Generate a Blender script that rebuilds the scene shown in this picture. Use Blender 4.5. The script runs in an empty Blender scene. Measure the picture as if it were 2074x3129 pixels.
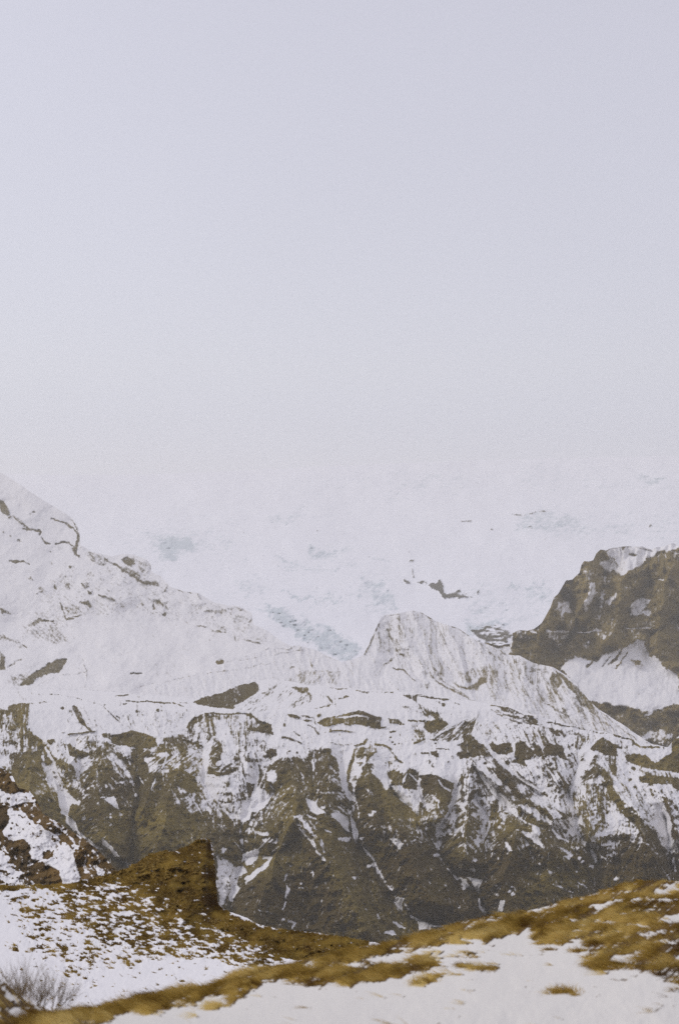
import bpy, math, random
import numpy as np
from mathutils import Vector

# ------------------------------------------------------------------ camera, sky, sun, exposure
S = bpy.context.scene
F, CX, HY = 3129 * 50 / 36.0, 1037.0, 1650.0          # focal length in photo pixels, centre column, horizon row
cam = bpy.data.cameras.new('camera'); cam_o = bpy.data.objects.new('camera', cam)
S.collection.objects.link(cam_o); S.camera = cam_o
cam.sensor_fit = 'VERTICAL'; cam.sensor_height = 36; cam.lens = 50
cam.shift_y = (HY - 3129 / 2) / 3129
cam.clip_start = 0.1; cam.clip_end = 60000
cam_o.location = (0, 0, 0); cam_o.rotation_euler = (math.radians(90), 0, 0)
cam.dof.use_dof = True; cam.dof.focus_distance = 900; cam.dof.aperture_fstop = 2.2

SUN_EL, SUN_AZ = math.radians(42), math.radians(-75)   # azimuth measured from +Y towards +X
W = bpy.data.worlds.new('World'); S.world = W; W.use_nodes = True
nt = W.node_tree; N = nt.nodes; LK = nt.links; N.clear()
out = N.new('ShaderNodeOutputWorld')
sky = N.new('ShaderNodeTexSky'); sky.sky_type = 'NISHITA'; sky.sun_disc = False
sky.sun_elevation = SUN_EL; sky.sun_rotation = SUN_AZ
hs = N.new('ShaderNodeHueSaturation'); hs.inputs['Saturation'].default_value = 0.35
b1 = N.new('ShaderNodeBackground'); b1.inputs[1].default_value = 0.05
b2 = N.new('ShaderNodeBackground'); b2.inputs[1].default_value = 0.475
tc = N.new('ShaderNodeTexCoord'); sep = N.new('ShaderNodeSeparateXYZ')
rmp = N.new('ShaderNodeValToRGB')                      # overcast cloud cover, a little greyer towards the horizon
rmp.color_ramp.elements[0].position = 0.0; rmp.color_ramp.elements[0].color = (0.78, 0.79, 1.12, 1)
rmp.color_ramp.elements[1].position = 0.5; rmp.color_ramp.elements[1].color = (0.94, 0.92, 1.09, 1)
e = rmp.color_ramp.elements.new(0.12); e.color = (0.94, 0.925, 1.09, 1)
cn = N.new('ShaderNodeTexNoise'); cn.inputs['Scale'].default_value = 2.2; cn.inputs['Detail'].default_value = 3
cmr = N.new('ShaderNodeMapRange'); cmr.inputs[3].default_value = 0.92; cmr.inputs[4].default_value = 1.06
mul = N.new('ShaderNodeVectorMath'); mul.operation = 'SCALE'
add = N.new('ShaderNodeAddShader')
LK.new(tc.outputs['Generated'], sep.inputs[0]); LK.new(sep.outputs['Z'], rmp.inputs[0])
LK.new(tc.outputs['Generated'], cn.inputs['Vector']); LK.new(cn.outputs[0], cmr.inputs[0])
LK.new(rmp.outputs[0], mul.inputs[0]); LK.new(cmr.outputs[0], mul.inputs['Scale'])
LK.new(mul.outputs[0], b2.inputs[0])
LK.new(sky.outputs[0], hs.inputs['Color']); LK.new(hs.outputs[0], b1.inputs[0])
LK.new(b1.outputs[0], add.inputs[0]); LK.new(b2.outputs[0], add.inputs[1]); LK.new(add.outputs[0], out.inputs[0])

sl = bpy.data.lights.new('sun', 'SUN'); sl.energy = 0.9; sl.angle = math.radians(12); sl.color = (1, 0.95, 0.87)
so = bpy.data.objects.new('sun', sl); S.collection.objects.link(so)
sd = Vector((math.sin(SUN_AZ) * math.cos(SUN_EL), math.cos(SUN_AZ) * math.cos(SUN_EL), math.sin(SUN_EL)))
so.rotation_euler = sd.to_track_quat('Z', 'Y').to_euler()

S.view_settings.view_transform = 'Standard'; S.view_settings.look = 'None'
S.view_settings.exposure = 0.0; S.view_settings.gamma = 1.0
S.cycles.use_denoising = False; S.cycles.volume_bounces = 2; S.cycles.max_bounces = 6; S.cycles.diffuse_bounces = 3
HAZE_DENSITY = 7.6e-5

# ------------------------------------------------------------------ noise and painting helpers
def _hash(ix, iy, seed):
    h = (ix.astype(np.int64) * 374761393 + iy.astype(np.int64) * 668265263 + seed * 1442695041) & 0xffffffff
    h = ((h ^ (h >> 13)) * 1274126177) & 0xffffffff
    return ((h ^ (h >> 16)) & 0xffff).astype(np.float32) / 65535.0
def vnoise(x, y, seed):
    ix = np.floor(x); iy = np.floor(y); fx = (x - ix).astype(np.float32); fy = (y - iy).astype(np.float32)
    fx = fx * fx * (3 - 2 * fx); fy = fy * fy * (3 - 2 * fy)
    a = _hash(ix, iy, seed); b = _hash(ix + 1, iy, seed); c = _hash(ix, iy + 1, seed); d = _hash(ix + 1, iy + 1, seed)
    return (a + (b - a) * fx) * (1 - fy) + (c + (d - c) * fx) * fy
def fbm(x, y, scale, octv=4, seed=1, gain=0.5):
    s = 0; a = 1.0; t = 0
    for o in range(octv):
        k = 2.0 ** o / scale; r = 0.6 * o + 0.3
        u = x * k; v = y * k
        s = s + a * vnoise(u * math.cos(r) - v * math.sin(r) + 17.3 * o, u * math.sin(r) + v * math.cos(r) + 5.1 * o, seed + o * 7)
        t += a; a *= gain
    return s / t
def sstep(a, b, v):
    t = np.clip((v - a) / (b - a), 0, 1); return t * t * (3 - 2 * t)
TILES = {'a': (0, 2050, .38265), 'b': (550, 2100, .38265), 'c': (1050, 2100, .38265), 'd': (1500, 2050, .36607),
         'e': (550, 2450, .38265), 'f': (1050, 2450, .38265), 'g': (1500, 2400, .36607), 'h': (0, 2300, .38265),
         'p': (0, 1350, .66327), 'q': (1034, 1350, .66327), 'r': (0, 2050, .66327), 's': (1034, 2050, .66327),
         't': (0, 2500, .66327), 'u': (1034, 2600, .66327), '1': (0, 0, 1.0)}
def pts(tile, s):
    ox, oy, k = TILES[tile]
    v = np.array([[float(q) for q in p.split(',')] for p in s.split()], dtype=np.float64)
    return v * k + np.array([ox, oy])
def seg_dist(x, y, P, closed=False):
    """distance to a polyline and the position along it, 0..1"""
    best = np.full(x.shape, 1e9); par = np.zeros(x.shape)
    n = len(P); m = n if closed else max(n - 1, 1)
    for i in range(m):
        a = P[i]; b = P[(i + 1) % n]
        dx, dy = b - a; L = dx * dx + dy * dy + 1e-9
        t = np.clip(((x - a[0]) * dx + (y - a[1]) * dy) / L, 0, 1)
        d = np.hypot(x - a[0] - t * dx, y - a[1] - t * dy)
        w = d < best
        best = np.where(w, d, best); par = np.where(w, (i + t) / m, par)
    return best, par
def in_poly(x, y, P):
    r = np.zeros(x.shape, bool); n = len(P); j = n - 1
    for i in range(n):
        xi, yi = P[i]; xj, yj = P[j]
        r ^= ((yi > y) != (yj > y)) & (x < (xj - xi) * (y - yi) / (yj - yi + 1e-12) + xi)
        j = i
    return r
class Paint:
    """a field over a surface (0 snow .. 1 bare ground) built up from regions and streaks"""
    def __init__(s, x, y, base, warp=7.0, ang=0.0):
        s.x0, s.y0 = x, y
        s.x = x + (fbm(x, y, 26, 3, 11) - .5) * 2 * warp; s.y = y + (fbm(x, y, 26, 3, 23) - .5) * 2 * warp
        s.x = s.x + (fbm(x, y, 7, 2, 31) - .5) * warp * .9; s.y = s.y + (fbm(x, y, 7, 2, 37) - .5) * warp * .9
        s.f = np.zeros(x.shape) + base; s.ang = np.zeros(x.shape) + ang
    def _apply(s, sub, m, v, a):
        s.f[sub] = s.f[sub] * (1 - m) + v * m
        if a is not None:
            s.ang[sub] = np.where(m > .5, a, s.ang[sub])
    def run(s, text):
        """lines: tile P value soft points [ang] | tile L value width points | tile D value radius points"""
        for ln in text.strip().splitlines():
            q = ln.split()
            if not q: continue
            tile, kind, v, w = q[0], q[1], float(q[2]), float(q[3])
            a = None; rest = q[4:]
            if rest[-1].startswith('@'): a = float(rest[-1][1:]); rest = rest[:-1]
            P = pts(tile, ' '.join(rest)); k = TILES[tile][2]
            pad = 20 + w * k
            sub = (s.x > P[:, 0].min() - pad) & (s.x < P[:, 0].max() + pad) & (s.y > P[:, 1].min() - pad) & (s.y < P[:, 1].max() + pad)
            if not sub.any(): continue
            x = s.x[sub]; y = s.y[sub]
            if kind == 'P':
                d, _ = seg_dist(x, y, P, True); ins = in_poly(x, y, P)
                sd_ = np.where(ins, d, -d); m = sstep(-w * k, w * k, sd_)
                s._apply(sub, m, v, a)
            elif kind == 'L':
                d, t = seg_dist(x, y, P); r = w * k * .5 * (0.62 + .38 * np.sin(np.pi * np.clip(t, .08, .92)))
                m = 1 - sstep(r * .6, r * 1.2 + .8, d); s._apply(sub, m, v, a)
            else:
                for p_ in P:
                    d = np.hypot((x - p_[0]), (y - p_[1]) * 1.2) * (.35 + 1.5 * fbm(x + p_[0], y, 11, 2, 71)); r = w * k
                    s._apply(sub, 1 - sstep(r * .7, r * 1.3 + 1, d), v, a)
    def cover(s, amp=.85, soft=.30, iso=9, sl_=(38, 5), seed=40, mix=.55):
        n1 = fbm(s.x0, s.y0, iso, 3, seed); n1 = .5 + (n1 - .5) * 1.9
        n2 = fbm(s.x0, s.y0, iso * 5, 3, seed + 3); n2 = .5 + (n2 - .5) * 1.6
        st = np.zeros(s.f.shape)
        B = [-75, -50, -25, 0, 25, 50, 90, 115]; ag = np.clip(s.ang, -75, 114.9); wt = np.zeros(s.f.shape)
        for i_, a in enumerate(B):
            lo_ = B[i_ - 1] if i_ else -100; hi_ = B[i_ + 1] if i_ + 1 < len(B) else 140
            w_ = np.clip(np.minimum((ag - lo_) / (a - lo_), (hi_ - ag) / (hi_ - a)), 0, 1); m = w_ > 0
            if not m.any(): continue
            r = math.radians(a)
            u = s.x0[m] * math.cos(r) + s.y0[m] * math.sin(r)            # across the streak
            w = -s.x0[m] * math.sin(r) + s.y0[m] * math.cos(r)           # along it (0 = straight down the slope)
            st[m] += (fbm(u / sl_[1], w / sl_[0], 1.0, 3, seed + 9 + i_) - .5) * w_[m]; wt[m] += w_[m] ** 2
        st = .5 + st / np.sqrt(wt + 1e-6) * 1.9
        n = mix * st + (1 - mix) * (.65 * n1 + .35 * n2)
        return sstep(.5 - soft, .5 + soft, s.f + (n - .5) * amp)
def relief(x, y, ridges, gullies, cap):
    """0 in the gullies, 1 on the crests of the spurs"""
    g = np.full(x.shape, float(cap)); r = np.full(x.shape, float(cap))
    xs = x + (fbm(x, y, 70, 3, 5) - .5) * 40; ys = y + (fbm(x, y, 70, 3, 6) - .5) * 24
    for P in gullies: g = np.minimum(g, seg_dist(xs, ys, P)[0])
    for P in ridges: r = np.minimum(r, seg_dist(xs, ys, P)[0])
    return (g + 2) / (g + r + 4)

def runnels(x, y, ang, L, w, seed):
    """sharp little ribs and troughs running down the slope: 1 on a rib, 0 in a trough"""
    B = [-75, -50, -25, 0, 25, 50]; ag = np.clip(ang, -74.9, 49.9); o = np.zeros(x.shape)
    xw = x + (fbm(x, y, 60, 3, seed + 50) - .5) * 34; yw = y + (fbm(x, y, 60, 3, seed + 51) - .5) * 20
    for a in B:
        w_ = np.clip(1 - np.abs(ag - a) / 25, 0, 1); m = w_ > 0
        if not m.any(): continue
        c, n = math.cos(math.radians(a)), math.sin(math.radians(a))
        u = (xw[m] * c + yw[m] * n) / w; v = (-xw[m] * n + yw[m] * c) / L
        q = vnoise(u, v, seed + a) * .65 + vnoise(u * 2.1 + 7, v * 1.7, seed + a + 3) * .35
        o[m] += w_[m] * np.clip(np.abs(q - .5) * 3.2, 0, 1)
    return o

# ------------------------------------------------------------------ mesh helpers
def grid_mesh(name, V, nr, nc, attrs, mat, smooth=True):
    """V: (nr*nc,3) rows x columns"""
    me = bpy.data.meshes.new(name); nv = nr * nc
    me.vertices.add(nv); me.vertices.foreach_set('co', V.astype(np.float32).ravel())
    i = np.arange(nv).reshape(nr, nc)
    q = np.stack([i[:-1, :-1], i[:-1, 1:], i[1:, 1:], i[1:, :-1]], -1).reshape(-1, 4)
    me.loops.add(q.size); me.polygons.add(len(q))
    me.loops.foreach_set('vertex_index', q.ravel().astype(np.int32))
    me.polygons.foreach_set('loop_start', (np.arange(len(q)) * 4).astype(np.int32))
    me.polygons.foreach_set('use_smooth', np.ones(len(q), bool))
    for k, v in attrs.items():
        at = me.attributes.new(k, 'FLOAT', 'POINT'); at.data.foreach_set('value', v.astype(np.float32).ravel())
    me.update(); me.validate()
    me.materials.append(mat)
    o = bpy.data.objects.new(name, me); S.collection.objects.link(o)
    return o
def soup(name, V, Q, attrs, mat, parent=None, smooth=False):
    me = bpy.data.meshes.new(name); me.vertices.add(len(V)); me.vertices.foreach_set('co', V.astype(np.float32).ravel())
    k = Q.shape[1]
    me.loops.add(Q.size); me.polygons.add(len(Q)); me.loops.foreach_set('vertex_index', Q.ravel().astype(np.int32))
    me.polygons.foreach_set('loop_start', (np.arange(len(Q)) * k).astype(np.int32))
    me.polygons.foreach_set('use_smooth', np.full(len(Q), smooth, bool))
    for n_, v in attrs.items():
        at = me.attributes.new(n_, 'FLOAT', 'POINT'); at.data.foreach_set('value', v.astype(np.float32).ravel())
    me.update(); me.validate(); me.materials.append(mat)
    o = bpy.data.objects.new(name, me); S.collection.objects.link(o)
    if parent: o.parent = parent
    return o
def tag(o, label, cat=None, group=None, kind=None):
    o['label'] = label
    if cat: o['category'] = cat
    if group: o['group'] = group
    if kind: o['kind'] = kind
    return o
def unproject(x, y, D):
    return np.stack([(x - CX) / F * D, D + 0 * x, (HY - y) / F * D], -1)
def curve(P, x):
    P = np.array(P, float); return np.interp(x, P[:, 0], P[:, 1])

# ------------------------------------------------------------------ materials
def new_mat(name):
    m = bpy.data.materials.new(name); m.use_nodes = True
    b = m.node_tree.nodes['Principled BSDF']; return m, m.node_tree, b
def node(t, kind, **kw):
    n = t.nodes.new(kind)
    for k, v in kw.items(): setattr(n, k, v)
    return n
def terrain_mat(name, snow, dark, light, metre, bump=0.5, ice=None, third=None, soft=(.25, .84), grit=1.25):
    """snow lying on bare ground; 'rock' is how bare, 'tone' how brown, both stored on the surface"""
    m, t, b = new_mat(name); L = t.links.new
    a = node(t, 'ShaderNodeAttribute', attribute_name='rock'); tn = node(t, 'ShaderNodeAttribute', attribute_name='tone')
    tcx = node(t, 'ShaderNodeTexCoord')
    n1 = node(t, 'ShaderNodeTexNoise'); n1.inputs['Scale'].default_value = 1.0 / metre; n1.inputs['Detail'].default_value = 3
    n1.inputs['Roughness'].default_value = .65
    L(tcx.outputs['Object'], n1.inputs['Vector'])
    ma = node(t, 'ShaderNodeMath', operation='MULTIPLY_ADD'); L(n1.outputs[0], ma.inputs[0]); ma.inputs[1].default_value = grit; ma.inputs[2].default_value = -grit / 2
    sm = node(t, 'ShaderNodeMath', operation='ADD'); L(a.outputs['Fac'], sm.inputs[0]); L(ma.outputs[0], sm.inputs[1])
    mr = node(t, 'ShaderNodeMapRange'); mr.interpolation_type = 'SMOOTHSTEP'
    mr.inputs[1].default_value, mr.inputs[2].default_value = soft
    L(sm.outputs[0], mr.inputs[0])
    n2 = node(t, 'ShaderNodeTexNoise'); n2.inputs['Scale'].default_value = .22 / metre; n2.inputs['Detail'].default_value = 5
    n2.inputs['Roughness'].default_value = .7
    L(tcx.outputs['Object'], n2.inputs['Vector'])
    ad = node(t, 'ShaderNodeMath', operation='MULTIPLY_ADD'); L(n2.outputs[0], ad.inputs[0]); ad.inputs[1].default_value = 1.5; ad.inputs[2].default_value = -.75
    ad2 = node(t, 'ShaderNodeMath', operation='ADD'); L(ad.outputs[0], ad2.inputs[0]); L(tn.outputs['Fac'], ad2.inputs[1])
    cr = node(t, 'ShaderNodeValToRGB'); el = cr.color_ramp.elements
    el[0].position = .15; el[0].color = (*dark, 1); el[1].position = .95; el[1].color = (*light, 1)
    L(ad2.outputs[0], cr.inputs[0])
    if third:
        e_ = el.new(.55); e_.color = (*third, 1)
    mx = node(t, 'ShaderNodeMixRGB'); L(mr.outputs[0], mx.inputs[0]); L(cr.outputs[0], mx.inputs[2])
    mx.inputs[1].default_value = (*snow, 1)
    if ice:
        ia = node(t, 'ShaderNodeAttribute', attribute_name='ice')
        mi = node(t, 'ShaderNodeMixRGB'); L(ia.outputs['Fac'], mi.inputs[0]); mi.inputs[1].default_value = (*snow, 1); mi.inputs[2].default_value = (*ice, 1)
        L(mi.outputs[0], mx.inputs[1])
    L(mx.outputs[0], b.inputs['Base Color']); b.inputs['Roughness'].default_value = .92
    b.inputs['Specular IOR Level'].default_value = .15
    bp = node(t, 'ShaderNodeBump'); bp.inputs['Distance'].default_value = metre * .5; 
    bm_ = node(t, 'ShaderNodeMath', operation='MULTIPLY'); L(mr.outputs[0], bm_.inputs[0]); bm_.inputs[1].default_value = bump
    bs = node(t, 'ShaderNodeMath', operation='ADD'); L(bm_.outputs[0], bs.inputs[0]); bs.inputs[1].default_value = .06
    L(bs.outputs[0], bp.inputs['Strength']); L(n2.outputs[0], bp.inputs['Height']); L(bp.outputs[0], b.inputs['Normal'])
    return m
SNOW = (.82, .805, .81)
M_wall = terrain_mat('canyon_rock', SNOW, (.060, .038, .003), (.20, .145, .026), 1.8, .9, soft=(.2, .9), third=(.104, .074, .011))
M_cliff = terrain_mat('cliff_rock', SNOW, (.095, .068, .018), (.26, .19, .055), 3.2, .6, soft=(.15, .95), grit=1.1)
M_far = terrain_mat('mountain_rock', SNOW, (.090, .068, .022), (.21, .16, .06), 3.0, .6, soft=(.10, 1.0), grit=1.0)
M_ice = terrain_mat('glacier_ice', (.86, .86, .90), (.06, .055, .04), (.13, .11, .07), 26.0, .5, ice=(.40, .49, .53))
M_hill = terrain_mat('heath', SNOW, (.045, .028, .009), (.17, .10, .026), 1.2, .9, third=(.10, .060, .017))
M_knoll = terrain_mat('turf', SNOW, (.055, .032, .007), (.30, .20, .05), .4, 1.0, third=(.16, .105, .022))
M_near = terrain_mat('meadow', (.735, .71, .665), (.05, .028, .008), (.20, .115, .028), .12, .8)

def grass_mat(name, cols):
    m, t, b = new_mat(name); a = node(t, 'ShaderNodeAttribute', attribute_name='tone')
    cr = node(t, 'ShaderNodeValToRGB'); el = cr.color_ramp.elements
    el[0].color = (*cols[0], 1); el[1].color = (*cols[-1], 1)
    for k, c in enumerate(cols[1:-1]):
        e_ = el.new((k + 1) / (len(cols) - 1)); e_.color = (*c, 1)
    t.links.new(a.outputs['Fac'], cr.inputs[0]); t.links.new(cr.outputs[0], b.inputs['Base Color'])
    b.inputs['Roughness'].default_value = .75; b.inputs['Specular IOR Level'].default_value = .2
    tr = node(t, 'ShaderNodeBsdfTranslucent'); t.links.new(cr.outputs[0], tr.inputs[0])
    mx = node(t, 'ShaderNodeMixShader'); mx.inputs[0].default_value = .3
    t.links.new(b.outputs[0], mx.inputs[1]); t.links.new(tr.outputs[0], mx.inputs[2])
    t.links.new(mx.outputs[0], t.nodes['Material Output'].inputs[0])
    return m
M_grass = grass_mat('dry_grass', [(.11, .055, .010), (.34, .215, .040), (.60, .42, .11), (.78, .60, .22)])
M_tuss = grass_mat('brown_grass', [(.08, .040, .008), (.22, .138, .025), (.44, .31, .075)])
M_twig, _t, _b = new_mat('twig_bark'); _b.inputs['Base Color'].default_value = (.085, .060, .038, 1); _b.inputs['Roughness'].default_value = .9
_n = node(_t, 'ShaderNodeTexNoise'); _n.inputs['Scale'].default_value = 40
_c = node(_t, 'ShaderNodeValToRGB'); _c.color_ramp.elements[0].color = (.13, .09, .045, 1); _c.color_ramp.elements[1].color = (.32, .23, .12, 1)
_t.links.new(_n.outputs[0], _c.inputs[0]); _t.links.new(_c.outputs[0], _b.inputs['Base Color'])

def box(a, k):
    p = np.pad(a, ((k, k), (k, k)), 'edge'); c = np.cumsum(np.cumsum(np.pad(p, ((1, 0), (1, 0))), 0), 1); n = 2 * k + 1
    return (c[n:, n:] - c[:-n, n:] - c[n:, :-n] + c[:-n, :-n]) / (n * n)
def ledge(X, Y, D):
    """how much flatter than its surroundings each spot of the ground is (snow stays on ledges, steep faces shed it)"""
    V = unproject(X, Y, D); a = np.gradient(V, axis=0); b = np.gradient(V, axis=1); n = np.cross(a, b)
    nz = np.abs(n[..., 2]) / (np.linalg.norm(n, axis=-1) + 1e-9)
    s_ = box(nz, 1); return s_ - box(nz, 14)
# ------------------------------------------------------------------ a slope of terrain
def slope(name, label, x0, x1, step, sil, bottom, dist, paint, mat, noise=(), ice=None, extra=None,
          back=(10, .012, .75), tone=(.5, 220, .55), cover={}, rows=None, rough=.35, shed=0.0, drift=0.0, jag=5.0, tonef=None):
    """sil/bottom: rows of the crest and the foot for each column; dist(x, y, t): real distance of the surface."""
    xs = np.arange(x0, x1 + .1, step); nc = len(xs)
    ys = sil(xs) + (fbm(xs, xs * 0, 22, 3, 7) - .5) * jag; yb = bottom(xs)
    ytop = ys.min(); nr = rows or int(max((yb.max() - ytop) / step, 4)) + 1
    t = np.linspace(0, 1, nr)[:, None]                                    # 0 foot .. 1 crest
    Y = np.maximum(yb[None] + (ytop - yb)[None] * t, ys[None]); X = np.repeat(xs[None], nr, 0)
    pf = paint(X, Y)
    D = dist(X, Y, np.repeat(t, nc, 1))
    for sc, am in noise:                                                  # lumps and hollows, rougher where bare
        w = (rough + (1 - rough) * np.clip(pf.f, 0, 1))
        D = D + (fbm(X, Y * 1.25, sc, 3, int(sc) + 3) - .5) * 2 * am * w
    if drift: pf.f = pf.f + (fbm(X, Y * 1.3, 60, 4, 55, .6) - .5) * drift * np.exp(-((pf.f - .55) / .27) ** 2)
    if shed: pf.f = pf.f - ledge(X, Y, D) * shed * (.15 + .85 * np.exp(-((pf.f - .55) / .27) ** 2))
    rock = pf.cover(**cover)
    if extra is not None: D = extra(X, Y, D, pf, rock)
    V = unproject(X, Y, D)
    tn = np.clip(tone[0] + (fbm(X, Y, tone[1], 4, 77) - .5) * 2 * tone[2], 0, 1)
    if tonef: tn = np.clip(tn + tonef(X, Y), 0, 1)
    ic = ice(X, Y) if ice else np.zeros_like(X)
    nb, ds, dz = back                                                     # the far side of the crest falls away
    cr_ = V[-1]; rowsV = [V]; e1 = [rock]; e2 = [tn]; e3 = [ic]
    dc = np.maximum(cr_[:, 1], 1)
    for k in range(1, nb + 1):
        s_ = ds * (1.5 ** k - 1) * 2 * dc; q = cr_.copy(); q[:, 1] += s_; q[:, 2] -= s_ * dz; q[:, 0] *= (1 + s_ / dc)
        rowsV.append(q[None]); e1.append(sstep(.40, .62, fbm(X[-1:] , X[-1:] * 0 + k * 47.0, 60, 4, 12)) * (.3 + .7 * pf.f[-1:].clip(0, 1).mean())); e2.append(tn[-1:]); e3.append(ic[-1:])
    V = np.concatenate(rowsV, 0)
    at = {'rock': np.concatenate(e1, 0), 'tone': np.concatenate(e2, 0), 'ice': np.concatenate(e3, 0)}
    o = grid_mesh(name, V.reshape(-1, 3), V.shape[0], nc, at, mat)
    tag(o, label, kind='structure')
    return o, X, Y, D, rock, pf
def inv(y, pairs):
    P = np.array(pairs, float); return 1.0 / np.interp(y, P[:, 0], 1.0 / P[:, 1])

# ------------------------------------------------------------------ ground sheet
gm = terrain_mat('ground_snow', SNOW, (.04, .03, .02), (.1, .08, .04), 20.0)
n_ = 60; gx = np.linspace(-11500, 11500, n_); gy = np.linspace(-11500, 11500, n_)
GX, GY = np.meshgrid(gx, gy); GZ = -520 + 0 * GX
gr = grid_mesh('ground', np.stack([GX, GY, GZ], -1).reshape(-1, 3), n_, n_, {'rock': fbm(GX, GY, 900, 3, 4), 'tone': 0 * GX + .5, 'ice': 0 * GX}, gm)
tag(gr, 'snow covered valley ground under the mountains', kind='structure')

# ------------------------------------------------------------------ glacier (farthest)
SIL_A = [(-600, 1448), (0, 1448), (400, 1452), (700, 1440), (1000, 1425), (1300, 1412), (1600, 1402), (2100, 1392), (2700, 1390)]
ICE = '''
p P .10 60 900,470 1200,540 1500,660 1568,740 1568,900 1300,760 1050,640
p P .16 40 650,400 1000,420 1250,470 1200,540 900,500 680,470
q P .14 60 0,440 300,470 250,640 200,780 0,860
q P .10 50 560,640 980,620 950,840 700,860 560,800
q P .14 50 780,300 1568,340 1568,450 1100,460 800,430
q P .05 50 200,120 1568,150 1568,230 300,250
p P .8 25 720,450 860,430 900,490 800,540 720,520
p P .55 30 1230,350 1390,340 1360,380 1240,370
p P .9 20 1420,480 1568,490 1568,530 1440,540 1400,510
p L .8 18 1260,545 1350,545
p P .6 30 1280,560 1568,560 1568,600 1300,600
p P .5 30 1100,640 1230,650 1240,700 1120,710
p L .8 18 1310,690 1400,720 1568,740
p L .7 14 1480,700 1568,715
p P .9 18 1180,765 1300,770 1440,830 1568,880 1568,990 1480,985 1420,930 1290,840
q P .9 20 0,870 60,890 100,960 80,1010 0,1010
q P .7 25 0,490 80,500 60,530 0,530
q L .6 12 0,550 90,555
q L .7 12 150,545 230,550
q P .7 20 100,640 200,640 200,690 120,690
q P .75 20 90,700 240,690 270,760 160,740
q P .8 16 160,780 210,770 200,800
q P .6 30 840,330 1050,330 1130,400 960,410 820,420
q P .5 30 1110,400 1350,380 1330,420 1120,430
q L .5 20 1380,180 1500,175
q L .6 16 780,670 960,660
q P .5 30 880,680 990,690 970,740 880,720
q P .9 20 600,830 780,830 790,860 660,850 620,870 600,920 570,880
q P .5 20 600,790 640,750 720,730 640,800
'''
def paint_a(X, Y):
    p = Paint(X, Y, .0, 10, 90)
    p.run('''
q L .75 10 320,550 350,552
q L .7 8 340,590 345,620
q L .7 10 308,640 320,655
q P .85 6 355,655 380,630 405,640 400,655
q P .9 6 415,660 450,650 455,620 470,650 480,690 540,700 560,710 620,715 600,718 470,715 455,690
q P .6 8 500,680 560,690 600,705 540,712
q D .8 12 650,685
q L .5 8 560,368 600,370
q D .6 4 637,242 707,400
q L .4 7 640,625 680,630
q P .45 12 850,400 900,390 900,410 860,415
q D .4 14 1010,360 880,400 1430,400
q L .45 8 800,335 1000,325
p D .6 4 1455,408
p L .4 6 1110,405 1180,415
q P .62 16 590,850 640,845 680,840 740,850 790,870 790,900 760,930 700,935 640,925 610,900
q L .5 10 1030,505 1060,510
''')
    return p
def ice_a(X, Y):
    p = Paint(X, Y, -.14, 22, 72); p.run(ICE); p.f = p.f + (fbm(X, Y * 1.6, 240, 4, 66) - .52) * .8; return p.cover(1.0, .45, 4, (22, 3.2), 90, .65) * .62
def dist_a(X, Y, t):
    d = 2900 + 5600 * np.clip(t, 0, 1) ** 1.35
    return d * (1 + .035 * (fbm(X, Y * 2.2, 260, 4, 8) - .5))
def ext_a(X, Y, D, pf, rock):
    return D + (ice_a(X, Y)) * (fbm(X, Y * 3, 16, 3, 3) - .5) * 120 + rock * -30
slope('glacier', 'pale snow covered glacier fading into the low cloud', -500, 2600, 3.2, lambda x: curve(SIL_A, x),
      lambda x: 2110 + 0 * x, dist_a, paint_a, M_ice, jag=1.5, noise=((180, 50), (50, 14)), ice=ice_a, extra=ext_a, rough=1,
      cover=dict(iso=8, sl_=(20, 5)), back=(8, .01, .1))

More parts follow.
